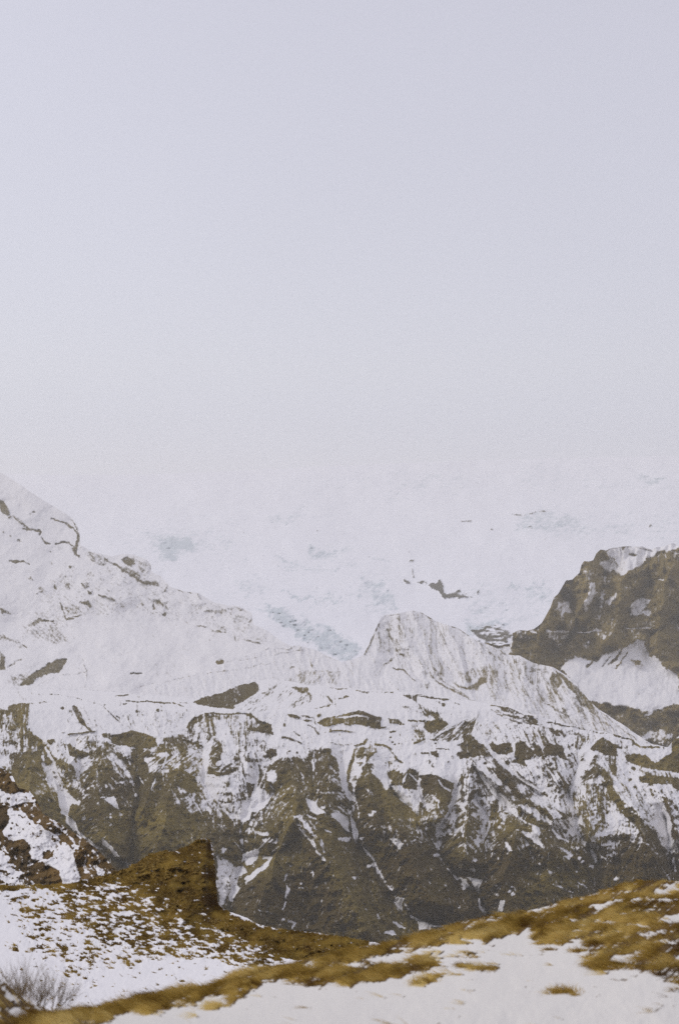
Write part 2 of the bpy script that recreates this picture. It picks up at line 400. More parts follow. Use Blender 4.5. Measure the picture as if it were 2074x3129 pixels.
# ------------------------------------------------------------------ left snowy mountain
SIL_B = np.concatenate([[(-500, 1350), (-200, 1410)], pts('p', '0,140 60,175 120,215 180,255 230,285 290,320 335,350 358,385 368,420 372,475 395,490 430,510 475,518 520,530 560,518 620,518 670,540 695,565 698,598 740,620 780,665 850,688 920,700 980,738 1040,752 1100,758 1160,790 1166,842 1230,870 1300,920 1400,965 1568,1020')[:, :], [(1200, 2080), (1500, 2150)]])
def paint_b(X, Y):
    p = Paint(X, Y, .03, 6, -50)
    p.run('''
p P .22 20 300,560 700,600 900,720 1160,800 1300,930 1100,920 900,850 700,800 400,800 200,900 100,900 200,700
p P .95 5 0,260 25,275 45,330 30,335 0,320
p L .55 14 60,340 110,380 160,410
p D .6 7 145,330 160,318 45,345 90,450 20,420 50,437 235,508
p L .95 9 240,350 290,375 345,400 362,430
p L .85 5 320,365 350,385 365,420
p P .95 4 355,425 370,425 365,480 355,515 370,540 340,520 325,485 350,485
p L .9 9 255,472 300,465 345,480
p L .85 12 105,400 160,408 185,415 180,425
p L .9 8 190,440 205,460 230,472
p L .85 10 50,548 90,555 135,558
p D .6 6 240,560 328,575 140,630
p P .55 10 370,490 430,500 500,540 480,575 420,540
p P .5 12 470,430 520,455 490,520 470,480
p L .8 12 485,540 540,565 560,590
p P .95 8 555,535 590,522 625,535 630,560 600,575 570,565
p P .75 8 540,580 600,580 640,600 660,640 720,640 740,660 700,660 640,645 590,610
p P .45 8 630,540 690,560 690,600 650,600
p L .6 5 640,530 685,555 693,580 680,602
p L .8 8 755,690 765,670
p L .8 7 820,678 848,694
p L .7 8 870,688 905,690 925,720
p P .55 8 690,725 770,740 780,790 740,770
p L .85 8 705,750 712,770
p D .7 8 755,797 735,745 655,750
p L .9 12 255,660 265,680
p D .6 14 310,670 190,685 400,660
p P .95 6 405,685 425,690 420,705 408,700
p L .8 10 370,735 410,740 420,760
p L .75 12 460,705 490,715 525,730
p L .9 8 275,740 290,775 300,800 310,820 340,815
p L .7 6 310,815 380,795
p P .5 12 290,760 370,750 360,790 300,800
p P .7 10 0,760 40,780 60,795 10,795
p P .75 8 120,850 170,820 250,830 200,825 160,850 160,880 130,890
p L .95 9 175,818 245,828
p P .85 8 130,840 165,850 150,885
p P .8 8 205,860 230,880 215,910 205,895
p P .45 12 100,840 260,840 330,930 250,930 150,900
p P .5 10 0,890 60,900 120,940 100,960 60,920 0,910
p L .8 10 110,935 125,950
p P .95 6 0,960 20,1000 30,1050 0,1055
p L .5 6 40,1040 100,1000
p P .97 4 85,1115 100,1095 160,1065 220,1025 260,1005 310,1000 300,1030 275,1065 230,1065 180,1090 130,1120 90,1125
p P .4 10 50,1080 150,1060 90,1120 50,1110
p L .9 7 600,1063 650,1066
p L .4 6 380,1000 400,1060 395,1130
p L .35 5 150,1130 270,1080 400,1060
p P .92 5 1002,1005 1025,1003 1027,1022 1005,1025
p L .35 5 1040,1020 1150,985 1240,950
p L .3 5 640,1130 790,1100 940,1060 1100,1010
p L .7 7 905,845 950,855
p L .65 8 980,870 1040,880
p L .65 9 1078,895 1085,920
p L .65 9 1120,908 1195,925
p P .55 8 940,780 1000,765 1100,758 1160,790 1060,775 990,790
p P .5 10 1000,850 1050,850 1040,870
p L .95 8 1140,845 1160,820
p P .35 10 1060,780 1160,800 1150,860 1080,860
p L .4 7 1230,870 1330,930
''')
    return p
def dist_b(X, Y, t):
    base = inv(Y, ((1340, 3800), (1600, 3420), (1900, 3000), (2100, 2650), (2200, 2500)))
    return base + (fbm(X * .8 + Y * .8, Y - X * .5, 160, 3, 3) - .5) * -70
slope('mountain', 'snow covered mountain slope with scattered rock bands at the left', -450, 1450, 2.1,
      lambda x: np.interp(x, SIL_B[:, 0], SIL_B[:, 1]), lambda x: 2190 + 0 * x, dist_b, paint_b, M_far,
      noise=((120, 34), (45, 18), (18, 9), (8, 5)), rough=.3, shed=.6, cover=dict(iso=4, sl_=(14, 3.2), mix=.4, amp=.95, soft=.5), tone=(.35, 200, .4))

# ------------------------------------------------------------------ right dark cliff
SIL_D = np.concatenate([[(1250, 2060), (1380, 2010), (1450, 1975)], pts('q', '640,935 680,925 740,940 790,930 800,880 830,868 870,870 900,862 935,835 955,800 975,765 990,720 1012,700 1035,660 1048,640 1075,635 1108,603 1118,565 1130,548 1150,552 1172,545 1185,515 1205,498 1235,502 1250,490 1300,482 1340,480 1400,484 1440,496 1490,482 1540,465 1568,480'), [(2200, 1650), (2600, 1560)]])
def paint_d(X, Y):
    p = Paint(X, Y, .95, 6, 0)
    p.run('''
q P .06 8 1255,485 1560,465 1568,485 1520,497 1480,503 1440,530 1400,560 1350,590 1300,610 1270,600 1260,570 1240,530
q P .9 5 1325,520 1350,508 1370,520 1350,530
q L .6 6 1380,490 1440,500
q P .35 8 1200,560 1250,550 1280,580 1240,600
q L .7 10 1250,525 1280,570
q P .55 8 1125,600 1160,590 1190,620 1150,640
q P .35 8 1150,650 1180,650 1190,690 1160,740 1140,790 1125,750 1150,710
q P .4 8 1240,730 1280,690 1275,720 1240,770
q P .5 10 1190,690 1230,680 1200,780
q P .5 10 1000,735 1060,735 1075,790 1010,790
q P .12 6 1340,760 1370,730 1400,720 1430,725 1410,770 1380,800 1350,805
q P .5 10 1380,790 1430,770 1450,790 1400,800
q P .15 5 1465,630 1500,625 1495,638
q L .3 9 955,870 1000,875 1060,875
q L .3 6 1090,875 1180,870
q L .3 6 1310,855 1370,855
q L .4 5 1370,857 1440,858
q L .4 10 880,868 910,880
q P .5 10 960,880 1060,885 1040,940 1010,930
q D .4 10 1225,900 1150,925 1020,935
q L .2 8 795,895 797,940
q P .15 8 720,950 800,940 785,980 740,965
q P .1 8 1000,1040 1050,1000 1100,990 1180,1020 1210,985 1240,975 1300,960 1340,930 1380,915 1410,920 1420,960 1460,990 1480,1010 1530,1060 1568,1110 1568,1220 1500,1216 1150,1216 1100,1120
q L .8 10 1310,950 1270,1000 1240,1030
q L .75 8 1330,970 1290,1020 1270,1040
q L .6 8 1180,1010 1140,1040
q L .6 6 1250,990 1210,1040
q P .6 10 1340,1000 1380,1000 1400,1030 1370,1035
q D .85 8 1375,1010
q P .95 6 1000,1035 1060,990 1130,990 1060,1005 1015,1050
q P .9 8 1430,960 1450,970 1440,990 1420,980
s P .12 10 1040,0 1540,0 1568,30 1568,140 1440,190 1360,170 1240,150 1160,140
s P .94 7 1150,140 1240,150 1300,175 1350,185 1420,210 1480,180 1568,150 1568,330 1480,300 1400,290 1300,240 1220,200
s P .95 10 1530,0 1568,0 1568,30
s P .45 14 1380,300 1480,270 1540,300 1535,350 1400,320
s L .4 12 1410,200 1440,190
''')
    p.f = np.where((X > 2074) & (Y > 2140), .8, p.f)
    p.f = p.f + (runnels(X, Y, np.full(X.shape, 8.), 70, 16, 500) - .45) * .35 * (p.f > .3) + (fbm(X, Y * 3, 40, 4, 91) - .5) * .5 * (p.f > .3)
    return p
GD = [pts('q', s_) for s_ in ('1240,560 1200,700 1120,860', '1430,640 1340,800 1300,900', '1060,700 1080,860 1000,960', '1568,800 1440,900 1420,1000')]
RD = [pts('q', s_) for s_ in ('1130,600 1140,700 1040,880', '1300,640 1290,780 1220,940', '1520,560 1480,800 1480,960', '990,760 960,900')]
def dist_d(X, Y, t):
    d = inv(Y, ((1600, 3350), (1920, 3080), (1990, 3000), (2150, 2750), (2300, 2600), (2500, 2450)))
    return d - relief(X, Y, RD, GD, 120) * 130 * sstep(2100, 1900, Y) - box(runnels(X, Y, np.full(X.shape, 8.), 70, 16, 500), 1) * (3 + 20 * sstep(1985, 1900, Y))
slope('mountain', 'dark snow streaked cliff rising at the right edge with a snow fan below', 1240, 2560, 2.1,
      lambda x: np.interp(x, SIL_D[:, 0], SIL_D[:, 1]), lambda x: 2440 + 0 * x, dist_d, paint_d, M_cliff,
      noise=((90, 60), (40, 34), (16, 14), (7, 6)), rough=.15, shed=.6, drift=.5, cover=dict(iso=4, sl_=(16, 3.5), mix=.4, soft=.4), tone=(.42, 160, .3))

# ------------------------------------------------------------------ central rounded hill on the plateau
SIL_C = [(-500, 2150), (300, 2140), (450, 2110), (600, 2060), (730, 2012), (820, 1985), (870, 1976), (915, 1973), (960, 1985), (1000, 2005), (1045, 2024),
         (1080, 2014), (1110, 2001), (1125, 1972), (1136, 1944), (1155, 1905), (1165, 1885), (1180, 1878), (1220, 1873), (1262, 1866), (1290, 1873), (1326, 1894), (1345, 1903),
         (1400, 1920), (1432, 1944), (1458, 1960), (1490, 1970), (1530, 1985), (1551, 2000), (1585, 2003), (1630, 2026), (1690, 2040), (1730, 2066),
         (1764, 2093), (1797, 2139), (1830, 2170), (1900, 2212), (1970, 2262), (2074, 2315), (2600, 2520)]
def paint_c(X, Y):
    p = Paint(X, Y, .10, 5, -15)
    p.run('''
1 P .34 40 1440,1950 1560,2000 1700,2060 1790,2140 1950,2250 2074,2330 1900,2300 1700,2220 1500,2130 1400,2050 @-30
q P .30 14 130,960 190,830 280,790 380,790 450,830 560,880 700,940 800,1000 780,1080 720,1080 640,1140 540,1120 400,1080 280,1040 250,980 @-12
q L .8 7 118,980 150,915 185,840
q P .85 4 115,982 150,900 158,905 135,965
q L .55 5 195,825 220,800 280,793
q L .75 6 345,780 400,797 430,822
q L .9 7 440,820 500,840 545,855 590,888 630,915
q L .5 7 640,920 710,935 775,978
q L .55 14 225,860 250,920 270,960 300,990 @-25
q L .5 12 410,970 430,1040 480,1080 @-15
q L .45 14 450,830 480,900 520,980 @-22
q L .45 12 520,880 570,960 610,1060 @-20
q P .5 12 620,900 740,990 780,1030 720,1010 650,950 @-35
q L .5 8 180,1060 280,975
q L .75 7 255,1042 300,1055 350,1100
q P .55 8 360,1110 420,1110 410,1135 380,1130
q P .92 6 525,1105 560,1125 600,1130 640,1100 650,1080 685,1075 680,1110 650,1120 640,1145 590,1145 545,1130
q P .85 6 690,1060 710,1040 730,1070 715,1100 690,1090
q P .55 10 560,1070 700,1020 740,1060 720,1110 640,1080 600,1110 @-15
q L .7 9 420,1080 500,1130 560,1160 620,1195
q L .6 8 470,1090 540,1140 600,1180
q P .5 10 800,1000 880,1010 960,1040 940,1110 880,1120 820,1090 @0
q P .6 8 840,990 930,1020 980,1045 900,1030
q P .85 6 985,1060 1010,1070 1030,1110 1000,1160 975,1110 970,1090
q P .9 4 990,1040 1050,1090 1100,1130 1150,1200 1120,1216 1090,1160 1040,1110 1000,1060
q L .5 8 920,1160 950,1190
q P .35 12 860,1100 900,1170 850,1180
s L .7 6 920,110 960,150 1010,190 1060,215
s P .85 6 1090,120 1130,100 1160,140 1190,190 1120,160
s P .5 10 1100,160 1180,180 1270,260 1300,290 1200,230 @-40
s L .6 6 1180,160 1280,250 1400,340
s L .6 8 1200,180 1260,230 1300,280
s P .4 8 1040,150 1100,150 1120,190 1060,190
s L .55 5 980,120 900,60
r P .35 10 1200,90 1568,60 1568,0 1400,0 @20
p L .5 5 1240,945 1330,955 1370,935 1400,955
p L .6 6 1430,1005 1440,1030
p L .6 8 1340,1042 1360,1038
p P .7 6 1495,988 1520,990 1568,1010 1540,1005
p L .35 5 1100,1010 1240,980 1380,960
p P .35 10 1380,945 1440,990 1440,1040 1400,1000
p L .5 4 1450,1055 1568,1060
p L .4 5 900,1070 1100,1050 1250,1015
''')
    p.f = p.f + (_rc(X, Y) - .45) * .5 * np.exp(-((p.f - .42) / .3) ** 2)
    return p
GC = [pts('q', s_) for s_ in ('300,990 350,1080 420,1120', '560,950 600,1060 640,1140', '760,1000 790,1140', '230,850 260,960 200,1080', '900,1060 960,1200', '450,860 470,1000 520,1100')]
RC = [pts('q', s_) for s_ in ('345,780 380,900 440,1060', '200,830 170,1000', '620,910 700,1000 720,1090', '870,1010 860,1120', '990,1050 1060,1180', '280,790 320,920 380,1060', '500,850 560,1000 590,1110')]
def _rc(X, Y): return runnels(X, Y, np.full(X.shape, -14.), 150, 15, 400)
def dist_c(X, Y, t):
    d = inv(Y, ((1860, 2760), (2000, 2620), (2150, 2450), (2400, 2250), (2600, 2150)))
    return d - relief(X, Y, RC, GC, 110) * 24 - box(_rc(X, Y), 1) * 6 * sstep(1860, 1950, Y)
slope('hill', 'rounded snow dusted hill standing in the middle of the plateau', -480, 2560, 2.1, lambda x: curve(SIL_C, x),
      lambda x: np.maximum(2230, curve(SIL_C, x) + 90), dist_c, paint_c, M_far, noise=((80, 12), (30, 6), (12, 4), (6, 2.5)), rough=.3,
      shed=.5, cover=dict(iso=4, sl_=(26, 3), mix=.6, amp=.8, soft=.55), tone=(.5, 140, .5))

# ------------------------------------------------------------------ canyon wall and the plateau behind its rim
SIL_E = [(-500, 2112), (0, 2108), (150, 2103), (300, 2110), (430, 2122), (560, 2128), (597, 2136), (660, 2116), (740, 2092), (790, 2080), (829, 2075), (880, 2079), (940, 2093), (1040, 2100),
         (1150, 2108), (1230, 2113), (1300, 2122), (1380, 2134), (1450, 2142), (1500, 2154), (1555, 2160), (1628, 2184), (1665, 2193), (1706, 2206), (1785, 2226),
         (1866, 2240), (1930, 2258), (1985, 2275), (2040, 2282), (2060, 2255), (2080, 2245), (2200, 2250), (2700, 2330)]
WALL = '''
1 P .34 60 1450,2210 1600,2200 1800,2240 2074,2340 2600,2400 2600,2560 1700,2540 1450,2420
1 P .76 12 -520,2290 0,2290 76,2300 130,2270 180,2285 230,2310 300,2320 350,2300 400,2300 430,2290 480,2285 500,2360 560,2350 612,2390 640,2440 680,2470 740,2500 765,2480 835,2430 790,2400 780,2350 850,2315 900,2320 945,2320 950,2290 1010,2290 1030,2320 1045,2390 1070,2430 1085,2440 1090,2400 1120,2330 1140,2365 1180,2420 1195,2400 1245,2460 1285,2445 1285,2370 1335,2368 1385,2395 1380,2430 1420,2440 1440,2450 1500,2440 1560,2470 1620,2500 1750,2540 1900,2560 2100,2600 2600,2600 2600,3200 -520,3200
1 P .93 30 -520,2420 150,2440 300,2430 420,2400 520,2420 620,2520 760,2560 900,2480 1050,2500 1150,2560 1400,2600 1560,2600 1700,2620 2074,2610 2600,2620 2600,3200 -520,3200
a P .5 12 0,290 60,290 100,265 240,265 230,420 260,500 350,560 330,640 180,650 80,610 0,600 @0
a P .88 8 110,265 235,262 225,330 180,350 200,440 150,440 120,400 95,320
a P .85 8 0,300 90,330 60,360 0,330
a P .8 6 100,420 130,440 125,475 100,465
a P .82 8 200,450 260,500 350,555 420,640 500,745 400,740 330,640 250,600 220,520
a P .88 12 110,690 200,650 330,640 340,720 330,900 200,960 120,900 100,800
a P .35 14 0,660 60,640 80,700 30,770 0,760
a P .0 7 245,280 480,280 560,300 590,380 540,480 740,500 550,500 510,590 450,560 370,530 350,560 270,490 230,400
a P .35 12 560,300 640,280 700,330 800,440 840,480 700,450 600,430 540,420 @-30
a L .75 34 600,290 640,370 690,440
a L .85 20 690,440 740,490
a L .95 12 550,505 660,495 755,488
a L .8 9 500,492 525,494
a L .95 20 490,297 512,297
a L .4 9 240,262 330,258 430,252
a L .6 14 350,250 375,250
a L .45 7 300,185 450,190 580,212 720,240 830,280
a L .55 10 830,285 900,355 980,430
a L .45 8 700,350 760,400 830,470
a L .7 9 930,360 960,380 985,430
a L .92 12 925,198 1030,192
a L .9 12 1015,238 1120,248 1280,250 1400,262 1470,290
a L .85 16 985,265 1015,262
a P .28 14 950,330 1200,300 1480,330 1400,480 1260,520 1060,470 960,420 @-12
a D .75 17 1265,312
a D .75 12 1145,345 1095,320
a L .6 9 1440,380 1500,310
a P .99 5 890,510 940,505 1060,475 1160,500 1250,540 1260,590 1200,610 1100,625 1010,600 940,590 900,570
a P .9 6 820,500 880,500 890,540 830,540
a P .97 5 370,562 380,545 440,545 452,570 400,585
a P .38 14 380,590 560,515 800,515 890,600 760,680 740,780 650,800 600,780 480,680
a P .9 7 500,580 560,580 700,660 740,655 650,700 560,680 520,620
a P .3 8 390,590 440,600 480,690 430,680
a L .0 18 530,590 545,660 590,740 625,830
a L .0 16 640,690 640,780 622,860
a P .62 16 780,600 870,570 1000,640 1050,760 1020,860 900,850 880,720 770,700
a P .97 10 1050,620 1150,620 1160,700 1190,820 1220,880 1180,940 1120,900 1040,820 1050,720
a P .38 12 1150,690 1340,680 1568,640 1568,850 1430,770 1350,810 1200,815 @55
a P .8 10 1240,600 1380,560 1370,670 1290,650 1240,640
a P .75 10 1400,550 1540,560 1520,600 1400,580
a P .5 14 1290,540 1568,480 1568,640 1380,660 1320,600
a L .05 18 1340,690 1300,780
a L .0 20 345,680 350,715
a P .42 12 345,730 430,760 480,850 500,940 420,970 380,860 @-25
a L .2 12 350,740 400,830 470,930
a P .97 8 1360,800 1440,770 1568,870 1568,960 1350,900
b P .94 4 100,125 200,75 330,45 440,0 520,-30 600,-40 640,20 600,60 540,90 480,130 420,175 300,165 150,140
b P .28 10 430,150 560,80 700,20 780,-40 900,-40 1050,20 1060,120 900,170 650,190 500,190 @40
b P .9 6 880,-10 1030,0 1030,60 960,40
b L .8 9 1030,40 1040,95
b L .7 8 0,125 60,130
b P .42 12 120,210 560,200 640,250 740,370 700,420 760,560 620,600 480,600 400,560 330,430 200,420 60,400 0,380 60,300 @0
b P .15 10 260,260 360,250 420,400 460,560 380,540 300,400 @-12
b P .85 7 50,325 110,240 190,208 170,260 120,290 100,335
b L .85 24 230,210 255,295
b L .9 11 200,205 450,208 560,215
b L .7 12 380,220 380,280
b P .97 5 490,208 570,210 640,260 730,300 742,372 660,370 600,345 640,300 590,240
b P .6 10 520,290 620,270 620,350 550,345
b P .92 8 680,510 720,485 770,500 775,540 720,562 690,540
b L .85 18 820,402 880,405 965,442
b D .7 14 880,505 935,530 830,300
b L .6 18 910,350 950,380
b P .92 5 840,215 900,220 970,235 950,255 890,245
b L .7 9 970,225 1060,240 1080,290
b P .6 8 980,260 1070,250 1080,290
b P .95 5 1095,280 1130,255 1300,215 1420,185 1600,240 1600,320 1450,300 1300,290 1150,310
b L .08 14 1240,240 1350,240 1480,240 1568,250
b L .8 14 1020,300 1070,320 1100,370
b L .8 12 1190,355 1250,345 1395,355
b L .7 12 1205,325 1200,360
b D .85 13 1105,225
b L .55 7 1200,440 1340,465
b L .92 15 1390,465 1470,452 1500,420
b L .85 10 1270,95 1350,75
b L .6 20 1180,80 1230,130
b L .5 8 1080,170 1240,130
b L .85 9 1200,5 1330,20
b L .85 9 1430,35 1500,45
b P .55 14 0,420 180,420 190,600 160,700 60,690 0,620
b L .88 22 30,430 100,440 170,440
b P .62 20 250,440 320,430 350,520 300,600 230,620 240,560
b P .58 18 215,620 480,600 480,690 300,700 210,720 @90
b L .85 9 220,690 350,680 470,655
b P .28 10 210,740 500,700 520,800 460,860 300,830 230,790
b P .55 12 300,840 520,830 520,960 460,1060 400,1060 340,960
b L .95 26 485,600 510,700 530,840
b P .95 8 530,760 600,780 590,870 540,880
b L .9 24 625,620 650,690 610,800
b L .0 34 195,440 210,560 205,700
b L .03 26 205,740 270,830 330,940
b L .0 13 485,600 490,680 520,740 527,835
b L .0 16 610,600 625,690 600,810 570,890
b P .0 5 498,1060 510,960 530,880 560,915 585,960 560,1060
b P .0 5 570,985 600,940 700,880 748,850 700,930 640,975 580,992
b P .2 8 690,680 770,670 775,740 745,770 700,740
b L .15 10 715,775 745,815
b P .35 12 630,590 800,545 790,600 650,640
b P .6 14 800,560 1000,570 1040,500 1210,490 1100,610 940,600 860,590
b P .5 10 1090,560 1150,540 1140,600 1090,590
b L .0 14 1060,580 1067,670
b P .3 8 950,670 990,700 980,745
b L .45 22 1080,810 1130,840 1310,845
b L .3 12 1100,810 1130,835
b P .12 8 990,875 1050,910 1120,980 1165,1005 1080,1010 1040,990
b P .0 6 1250,550 1390,470 1350,600 1325,700 1335,800 1400,860 1405,915 1340,890 1300,800 1270,650
b P .5 10 1260,520 1300,540 1300,600 1270,600
b L .9 18 1400,500 1375,600 1340,720
b P .92 6 1335,740 1350,740 1390,800 1380,850 1345,820
b P .05 6 1395,610 1490,570 1470,650 1420,712 1380,680
b D .7 12 1440,598
b L .5 60 1200,720 1270,740
b P .5 12 1440,840 1500,850 1490,890 1460,880
c L .7 7 -60,5 0,15 150,35 350,40 600,60 840,100
c L .85 10 120,30 200,38
c P .92 5 440,55 590,62 580,125 540,100
c L .9 14 600,75 700,85 840,105
c P .75 7 735,110 790,120 830,155 780,150
c L .75 12 850,115 870,165
c L .8 8 890,125 930,135
c D .8 12 15,75
c P .95 5 0,210 120,180 220,215 300,245 290,290 180,310 0,300
c L .08 13 0,240 100,225 200,238
c P .88 6 360,250 430,255 492,290 470,300 370,285
c L .9 15 220,315 330,322
c L .85 15 370,355 418,352
c D .8 9 375,400 390,440 405,460 440,450
c P .4 14 380,150 600,130 760,200 830,290 700,360 560,440 540,300 700,260 560,200 @-35
c P .75 8 640,170 740,200 800,260 740,260 680,210
c P .97 6 640,285 700,262 790,258 828,300 780,340 680,360 640,325
c L .85 14 510,262 640,272
c P .65 10 550,330 650,340 640,430 560,430
c L .8 14 560,450 640,420
c P .6 10 700,350 850,310 960,270 1060,240 1000,300 1010,380 900,420 780,440 680,420 @45
c L .15 12 720,410 800,350 870,320 @45
c P .88 8 960,290 1050,260 1030,330 1010,370 1060,430 1120,460 1185,560 1100,545 980,560 900,580 860,540 950,500 900,460 960,430 940,360
c P .35 12 1030,320 1100,270 1340,300 1568,330 1568,500 1480,480 1360,430 1200,450 1130,450 1060,400 @-25
c L .0 20 1040,380 1100,430
c P .97 5 1140,465 1190,435 1240,470 1335,440 1345,500 1300,540 1220,530 1150,500
c L .3 8 1250,470 1310,520
c P .97 5 1370,450 1420,430 1470,470 1500,520 1440,570 1425,630 1345,600 1360,530
c P .97 5 1515,450 1568,470 1568,560 1520,520
c P .38 14 1200,560 1350,540 1440,600 1568,640 1568,830 1400,740 1280,650 @-35
c P .65 12 1210,640 1300,680 1568,860 1568,980 1400,900 1270,840 @-35
c P .3 10 1040,580 1150,580 1210,680 1260,830 1290,890 1150,760 1080,660 @-35
c D .8 16 1125,610 1305,600
c L .0 24 1150,480 1250,590 1330,690 1440,760 1568,840
c L .0 30 1000,575 1080,690 1150,790 1230,860 1290,905
c P .75 12 990,580 1060,700 1060,860 1080,900 1200,860 1100,720 1020,600 @-20
c P .14 14 400,490 560,460 860,500 950,580 930,700 880,760 740,710 600,700 500,650 440,570
c P .95 5 690,520 740,513 765,560 700,548
c L .85 18 620,525 668,525
c L .8 9 740,490 835,495
c L .45 24 680,590 720,640
c D .7 8 835,592 735,450
c P .45 12 90,480 260,470 370,480 400,560 330,600 250,540 170,580 100,560
c P .03 6 80,600 165,570 150,640 110,712 80,680
c L .75 12 110,600 150,600 125,620
c L .92 20 250,455 340,470 380,500
c L .92 22 90,500 60,600 30,680 50,800 70,850
c L .92 13 80,465 160,450 185,410
c L .9 24 185,590 210,540 250,510
c P .97 10 100,740 240,690 330,820 380,790 520,950 600,1045 100,1045 90,900
c P .55 8 140,620 250,600 240,690 170,700
c L .85 14 370,500 440,590 465,608
c P .15 8 240,520 350,490 365,580 310,640 365,740 385,790 340,820 260,700 250,620
c P .88 8 320,590 380,590 360,660 480,680 520,640 600,690 590,890 470,800 380,785 350,700
c L .05 14 500,690 470,765
c L .05 14 520,690 585,750
c P .0 6 385,790 470,780 500,880 610,900 550,945 490,935 430,850
c P .45 8 480,810 590,820 590,880 520,870
c P .97 7 612,700 740,700 830,760 870,790 850,900 760,880 640,820 615,780
c L .1 17 600,740 608,860 628,910
c L .2 15 750,740 790,800 850,830
c P .45 14 640,840 780,900 830,960 740,1000 640,900
c P .5 14 950,600 1040,640 1060,860 1000,960 900,860 930,700 @0
c P .08 8 900,740 960,590 930,720 945,800 870,890 890,800
c L .85 22 945,700 915,790
c L .0 18 1068,890 1080,950 1100,1045
c L .05 18 850,930 845,1000
c P .65 16 860,880 1060,900 1060,1045 840,1045
c L .05 16 1290,960 1360,980 1400,1045
c P .45 14 180,820 240,830 220,900 180,880
c P .3 8 200,990 240,990 240,1040 210,1030
d L .9 15 0,290 150,310 250,360 350,377
d P .55 8 0,330 160,330 380,395 392,450 220,440 80,390 @-65
d L .75 8 0,325 100,390 240,435
d P .9 6 60,295 150,305 170,340 110,345
d L .85 9 450,425 560,445 780,490
d L .75 11 820,500 900,515 1000,520
d P .55 8 460,470 700,510 800,540 900,560 800,600 700,545 520,530
d L .8 26 520,500 570,540
d P .97 5 805,680 870,590 930,550 1000,600 1040,640 1055,715 940,690 870,660
d L .9 15 1000,610 1090,650
d P .9 7 1000,500 1060,500 1090,550 1020,540
d L .9 16 1090,560 1170,575 1190,600
d L .95 18 1180,600 1240,630 1440,642
d P .97 6 1120,715 1200,690 1290,710 1370,770 1500,690 1510,560 1700,540 2100,560 2100,900 1568,850 1400,830 1250,800 1150,760
d P .55 10 1230,830 1568,870 1568,900 1300,870
d P 1.0 5 1225,885 1300,868 1568,900 2100,930 2100,1100 1568,1000 1450,948 1240,935
d P .18 7 1190,655 1500,660 1480,700 1370,760 1290,700
d P .97 4 0,590 50,620 160,595 183,680 60,700 0,660
d L .0 16 185,590 190,660
d P .97 4 200,620 260,590 320,640 370,680 320,730 270,740 295,800 175,765 220,700
d P .97 4 350,620 420,650 445,730 380,690
d P .97 4 430,660 480,600 600,640 632,740 580,745 560,700 450,700
d P .35 14 300,750 560,720 720,800 700,960 620,1045 480,900 @-25
d L .75 12 640,620 700,720 720,790 690,870
d P .82 12 0,720 100,800 300,940 450,1020 530,1110 200,1110 100,1000 60,850 @-35
d L .0 22 20,680 120,790 250,900 410,995
d L .05 14 420,740 540,920 625,1045
d P .1 10 800,650 880,680 800,780 740,860 700,960 670,1080 640,1060 690,930 740,780
d P .65 8 780,800 870,750 980,860 1050,960 1000,950 900,880 760,930
d P .93 6 990,795 1050,795 1125,900 1060,925 1010,850
d P .45 14 760,940 900,890 960,950 1000,1093 700,1093 @10
d P .8 12 910,910 1000,950 1110,1110 1000,1110 @-35
d P .18 12 1060,720 1220,800 1240,935 1450,955 1568,1010 1568,1110 1120,1110 1010,960 @-35
d D .85 12 765,742 500,820 130,765 1155,910 675,620
d D .9 16 1330,960 1190,820
d L .5 14 1380,960 1440,1093
d L .35 14 1110,990 1180,1080
d L .8 8 240,880 300,920
g P .5 16 0,0 320,0 480,100 640,280 460,300 300,120 120,140 0,20 @-35
g P .48 18 560,0 980,0 1050,100 1100,260 960,420 840,480 760,400 720,300 620,250 @-12
g P .22 14 1000,0 1500,0 1568,60 1568,250 1500,180 1490,340 1440,430 1300,280 1150,180 @-35
g P .88 12 970,0 1010,20 1130,200 1280,310 1400,430 1440,560 1300,500 1200,330 1060,200 1000,100 @-30
g P .0 8 1360,200 1440,210 1500,320 1495,430 1480,510 1440,460 1440,400 1370,280
g P .1 8 1460,490 1535,505 1530,548 1470,548
g P .6 14 1400,0 1568,200 2000,400 2000,700 1568,560 1500,400 1520,300 1440,140 @-35
g P .0 8 1000,160 1020,220 1085,260 1080,320 1000,410 975,280
g L .3 12 1090,220 1095,280
g L .0 16 668,150 680,230 690,300
g P .02 6 105,178 200,190 245,285 200,255
g P .12 8 330,310 400,350 410,430 440,535 380,490 260,400 210,370 330,390 @-35
g L .2 14 200,230 270,300 340,330
g P .5 14 240,380 330,440 310,510 260,450
g P .55 14 380,160 440,180 480,240 420,220
g L .1 14 510,370 560,430 640,467
g P .15 7 565,512 660,548 685,580 650,622 590,590 640,575
g L .25 14 1240,400 1260,470 1315,500
g L .35 8 900,540 905,580 960,615
g P .1 7 110,480 140,480 172,550 140,550
g D .05 12 485,725 150,882 180,905
g D .4 22 1035,785
g L .25 10 720,800 790,858
g L .4 14 520,830 600,862 680,900
g P .0 5 55,1045 80,960 112,965 90,1045
g D .35 14 715,720 765,630 425,600 740,610 400,655 30,840 60,610 20,570
g D .5 20 830,680 920,480
e P .4 10 895,110 1000,100 1100,200 1150,340 1175,485 1130,485 1000,270 930,200 @-30
e L .15 10 960,220 1020,290 1080,380
e P .65 14 0,-20 480,-20 480,60 440,130 340,60 200,80 60,70
e P .4 10 340,20 470,0 470,140 420,110
e L .1 10 252,72 240,100
e P .0 4 490,140 498,-10 590,-10 575,60 520,160
e P .0 4 570,75 600,20 690,-20 650,50 600,75
e L .1 9 515,150 500,185
e L .1 9 482,210 485,250
e P .0 5 598,380 632,375 612,450 575,490 530,505 510,450 492,480 498,420
